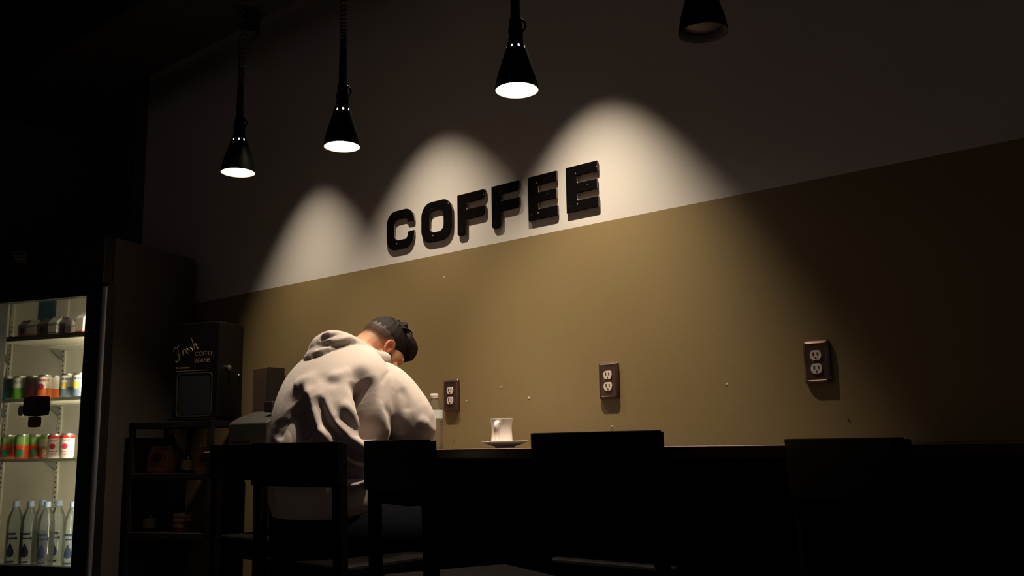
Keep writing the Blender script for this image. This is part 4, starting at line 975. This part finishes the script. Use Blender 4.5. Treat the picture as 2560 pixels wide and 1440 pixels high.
bm = bm_new(); lathe(bm, [(.012, 0), (.014, .004), (.014, .012), (.009, .016)], 14); link('side_lock', bm, STEEL, disp, loc=(.125, .07, .245), rot=(0, R(90), 0), smooth=True, autosmooth=40)
bm = bm_new(); lathe(bm, [(.005, 0), (.006, .004), (.003, .007)], 10); link('side_screw', bm, STEEL, disp, loc=(.125, .155, .215), rot=(0, R(90), 0), smooth=True)
# items on the cart
AMB = mat('amber foil bag', (0.20, 0.075, 0.02), 0.35, var=0.2, scale=18, bump=0.5, bscale=35)
def bag(x, y, z, h, hw, hd, label, rz=0):
    t = thing('coffee_bag', label, 'bag', CP(x, y, z), CROT + rz, 'foil coffee bags on the cart')
    bm = bm_new(); rows = [(0, 1, 1), (.15, 1.03, 1.03), (.55, 1.0, .96), (.78, .97, .72), (.90, .96, .30), (1, .95, .10)]
    V = []
    for f, a, b in rows: V.append([bm.verts.new((u, v, f * h)) for u, v in rrect(-hw * a, hw * a, -hd * b, hd * b, min(hd * b, hw) * .35, 3)])
    n = len(V[0])
    for A, B in zip(V, V[1:]):
        for i in range(n): bm.faces.new((A[i], A[(i + 1) % n], B[(i + 1) % n], B[i]))
    bm.faces.new(V[0][::-1]); bm.faces.new(V[-1]); link('bag_body', bm, AMB, t, smooth=True, autosmooth=50)
    bm = bm_new(); box(bm, -hw * .95, hw * .95, -.0025, .0025, h * .985, h * 1.05); link('folded_top', bm, mat('crinkled silver foil', (0.5, 0.48, 0.45), 0.18, metal=0.9, bump=0.8, bscale=60), t)
    bm = bm_new(); prism(bm, [(hw * .42 * math.cos(a), h * .58 + h * .20 * math.sin(a)) for a in [2 * PI * k / 18 for k in range(18)]], -hd * 1.03, -hd * .97); link('bag_emblem', bm, mat('dark emblem', (0.02, 0.015, 0.012), 0.5), t)
    bm = bm_new(); box(bm, -hw * .8, hw * .8, -hd * 1.055, -hd * 1.0, h * .10, h * .20); link('bag_band', bm, mat('bag band', (0.30, 0.15, 0.05), 0.45), t)
    return t
bag(.405, .06, .9785, .118, .048, .032, 'amber coffee bag at the right end of the cart’s middle shelf')
bag(.135, .07, .9785, .118, .060, .034, 'dark amber coffee bag at the left of the cart’s middle shelf')
def jar(x, y, z, h, r, label, glass, lab, name='glass_jar', cap=None, cat='jar'):
    t = thing(name, label, cat, CP(x, y, z), CROT)
    bm = bm_new(); lathe(bm, [(r * .85, 0), (r, .006), (r, h * .62), (r * .9, h * .70), (r * .5, h * .82), (r * .42, h * .86), (r * .42, h * .92)], 22); link('jar_body', bm, glass, t, smooth=True, autosmooth=50)
    bm = bm_new(); lathe(bm, [(r * 1.01, h * .12), (r * 1.01, h * .55)], 22, False, False); link('jar_label', bm, lab, t, smooth=True)
    bm = bm_new(); lathe(bm, [(r * .46, h * .90), (r * .48, h * .91), (r * .46, h), (r * .40, h * 1.005)], 16); link('jar_cap', bm, cap or BLACKMETAL, t, smooth=True, autosmooth=40)
    return t
DGL = mat('dark syrup glass', (0.015, 0.012, 0.010), 0.08, var=0.1); OCH = mat('ochre paper label', (0.26, 0.19, 0.07), 0.7, var=0.2)
jar(.285, .07, .9785, .105, .028, 'small dark bottle with an ochre label between the coffee bags', DGL, OCH, 'syrup_bottle', cat='bottle')
jar(.10, .175, .9785, .20, .034, 'dark syrup bottle with an orange cap behind the coffee bag', DGL, mat('brown paper label', (0.10, 0.05, 0.03), 0.7), 'syrup_bottle', mat('orange cap', (0.55, 0.16, 0.03), 0.45), 'bottle')
jar(.075, .08, .7125, .105, .030, 'small dark bottle with a pale label on the cart’s low shelf', DGL, mat('dull buff label', (0.20, 0.15, 0.09), 0.7, var=0.2), 'syrup_bottle', cat='bottle')
tin = thing('round_tin', 'round red and cream tin on the cart’s low shelf', 'tin', CP(.255, .09, .7125), CROT)
bm = bm_new(); lathe(bm, [(.040, 0), (.042, .002), (.042, .078), (.040, .080)], 28); link('tin_body', bm, banded('red and cream tin print', [(.010, (0.32, 0.13, 0.04)), (.042, (0.22, 0.03, 0.025)), (.046, (0.05, 0.02, 0.02)), (.060, (0.34, 0.26, 0.18)), (.066, (0.22, 0.03, 0.025)), (.2, (0.36, 0.22, 0.12))], text=[(.026, .008, .03, (0.36, 0.26, 0.18))]), tin, smooth=True, autosmooth=50)
bm = bm_new(); lathe(bm, [(.0425, .074), (.0425, .082), (.038, .084), (.036, .082)], 28); link('tin_lid', bm, mat('tin lid', (0.35, 0.27, 0.2), 0.4, metal=0.5), tin, smooth=True, autosmooth=40)
# dim boxes on the counter's far end
gr = thing('counter_machine', 'dim grey boxy machine on the far counter end left of the man', 'machine', (-3.50, -.205, CT + .0005), 0)
GREYP = mat('grey machine plastic', (0.028, 0.024, 0.017), 0.6, var=0.08)
bm = bm_new(); prism(bm, [(-.11, 0), (.12, 0), (.12, .165), (.02, .175), (-.07, .145), (-.11, .12)], -.135, .15, axes='yz'); link('machine_body', bm, GREYP, gr, bevel=.005)
bm = bm_new(); box(bm, -.09, .03, -.1125, -.109, .045, .075); link('paper_slot', bm, SLOT, gr)
bm = bm_new(); box(bm, .07, .13, -.07, .05, .165, .212); link('display_head', bm, mat('dark display head', (0.02, 0.018, 0.016), 0.4), gr, bevel=.004)
tw = thing('upright_box', 'narrow reddish brown upright box with a dark edge, against the green wall', 'box', (-3.735, -.055, CT + .0005), 0)
bm = bm_new(); box(bm, -.055, .055, -.045, .045, 0, .385); link('box_body', bm, mat('reddish cardboard', (0.065, 0.032, 0.017), 0.7, var=0.15, scale=9), tw, bevel=.003)
bm = bm_new(); box(bm, .055, .068, -.045, .045, 0, .385); link('box_edge', bm, mat('dark box edge', (0.02, 0.014, 0.01), 0.6), tw)
tw.location.x = -3.72

# ================================================================ MUG, SAUCER, WATER BOTTLE
sc = (-2.085, -.235)
bm = bm_new(); lathe(bm, [(.001, .0035), (.034, .0035), (.036, .0), (.040, .0), (.042, .0045), (.066, .0105), (.090, .0175), (.0955, .0205), (.0965, .0225), (.0945, .0235), (.088, .0205), (.064, .0135), (.048, .0095), (.046, .0085), (.001, .0085)], 56, True, True)
bmesh.ops.scale(bm, vec=(.83, .83, .95), verts=bm.verts)
sa = link('saucer', bm, CERAMIC, None, smooth=True, autosmooth=60, loc=(sc[0], sc[1], CT + .0003)); tag(sa, 'cream saucer under the white mug on the counter', 'saucer')
mug = thing('coffee_mug', 'cream waisted diner mug on a saucer, handle towards the room', 'mug', (sc[0] - .010, sc[1] - .004, CT + .0088), 0)
bm = bm_new(); lathe(bm, [(.001, .002), (.036, .002), (.038, .0), (.0455, .0), (.0475, .004), (.0462, .016), (.0445, .035), (.0440, .050), (.0455, .066), (.0480, .078), (.0495, .083), (.0490, .0845), (.0468, .0842), (.0435, .076), (.0405, .060), (.0398, .045), (.0400, .020), (.036, .010), (.001, .009)], 56)
bmesh.ops.scale(bm, vec=(.80, .80, 1.08), verts=bm.verts)
link('mug_body', bm, CERAMIC, mug, smooth=True, autosmooth=60)
bm = bm_new(); tube(bm, [(0, -.038, .066), (0, -.060, .0690), (0, -.0745, .061), (0, -.0745, .044), (0, -.062, .026), (0, -.050, .017), (0, -.040, .014)], [.0075, .0085, .0088, .0080, .0068, .0062, .006], 14, sub=5)
bmesh.ops.scale(bm, vec=(.95, .80, 1.08), verts=bm.verts)
link('mug_handle', bm, CERAMIC, mug, smooth=True, rot=(0, 0, R(22)))
bm = bm_new(); lathe(bm, [(.001, .066), (.0322, .066)], 30, False, True); link('coffee', bm, mat('black coffee', (0.012, 0.006, 0.003), 0.06), mug)
wb = thing('water_bottle', 'small clear water bottle with blue label by the man’s right elbow', 'bottle', (-2.475, -.185, CT + .0003), R(-25))
CLR = clear('thin clear bottle', (0.95, 0.95, 0.94), gloss=0.75, rough=0.03, body=0.05, bodycol=(0.7, 0.68, 0.62))
prof = [(.022, .003), (.029, .0), (.0315, .006), (.0315, .012)]
for k in range(7): z = .018 + k * .013; prof += [(.0300, z), (.0318, z + .0035), (.0318, z + .008)]
prof += [(.0308, .108), (.0312, .112), (.0312, .140), (.0300, .146), (.0262, .158), (.0200, .172), (.0140, .183), (.0124, .188), (.0124, .192)]
bm = bm_new(); lathe(bm, prof, 32); link('bottle_body', bm, CLR, wb, smooth=True, autosmooth=70)
bm = bm_new(); lathe(bm, [(.0165, .186), (.0150, .188), (.0150, .189), (.0128, .190)], 20); link('neck_ring', bm, mat('clear neck ring', (0.6, 0.58, 0.52), 0.2), wb, smooth=True)
bm = bm_new(); lathe(bm, [(.0145, .1885), (.0152, .190), (.0148, .202), (.0138, .204)], 22); link('bottle_cap', bm, mat('white bottle cap', (0.78, 0.74, 0.68), 0.4), wb, smooth=True, autosmooth=40)
def label_mat():
    m, nt, p, N, L = newmat('blue and white bottle label'); tc = N.new('ShaderNodeTexCoord'); sp = N.new('ShaderNodeSeparateXYZ'); L.new(tc.outputs['Object'], sp.inputs[0])
    wv = math_node(N, L, 'MULTIPLY_ADD', math_node(N, L, 'SINE', math_node(N, L, 'MULTIPLY', sp.outputs['X'], 75)), .006, sp.outputs['Z'])
    nz = N.new('ShaderNodeTexNoise'); nz.inputs['Scale'].default_value = 90; L.new(tc.outputs['Object'], nz.inputs['Vector'])
    blue = mixc(N, L, nz.outputs['Fac'], (0.03, 0.14, 0.30), (0.30, 0.52, 0.66))
    inx = math_node(N, L, 'LESS_THAN', sp.outputs['X'], .018)
    a = math_node(N, L, 'MULTIPLY', math_node(N, L, 'LESS_THAN', wv, .140), math_node(N, L, 'GREATER_THAN', wv, .1155))
    c = mixc(N, L, math_node(N, L, 'MULTIPLY', a, inx), (0.78, 0.78, 0.76), blue)
    c = mixc(N, L, math_node(N, L, 'MULTIPLY', math_node(N, L, 'LESS_THAN', wv, .139), math_node(N, L, 'LESS_THAN', sp.outputs['X'], -.004)), c, (0.02, 0.10, 0.26, 1))
    L.new(c, p.inputs['Base Color']); p.inputs['Roughness'].default_value = 0.35
    return m
bm = bm_new(); lathe(bm, [(.0318, .111), (.0318, .142)], 32, False, False); link('paper_label', bm, label_mat(), wb, smooth=True)
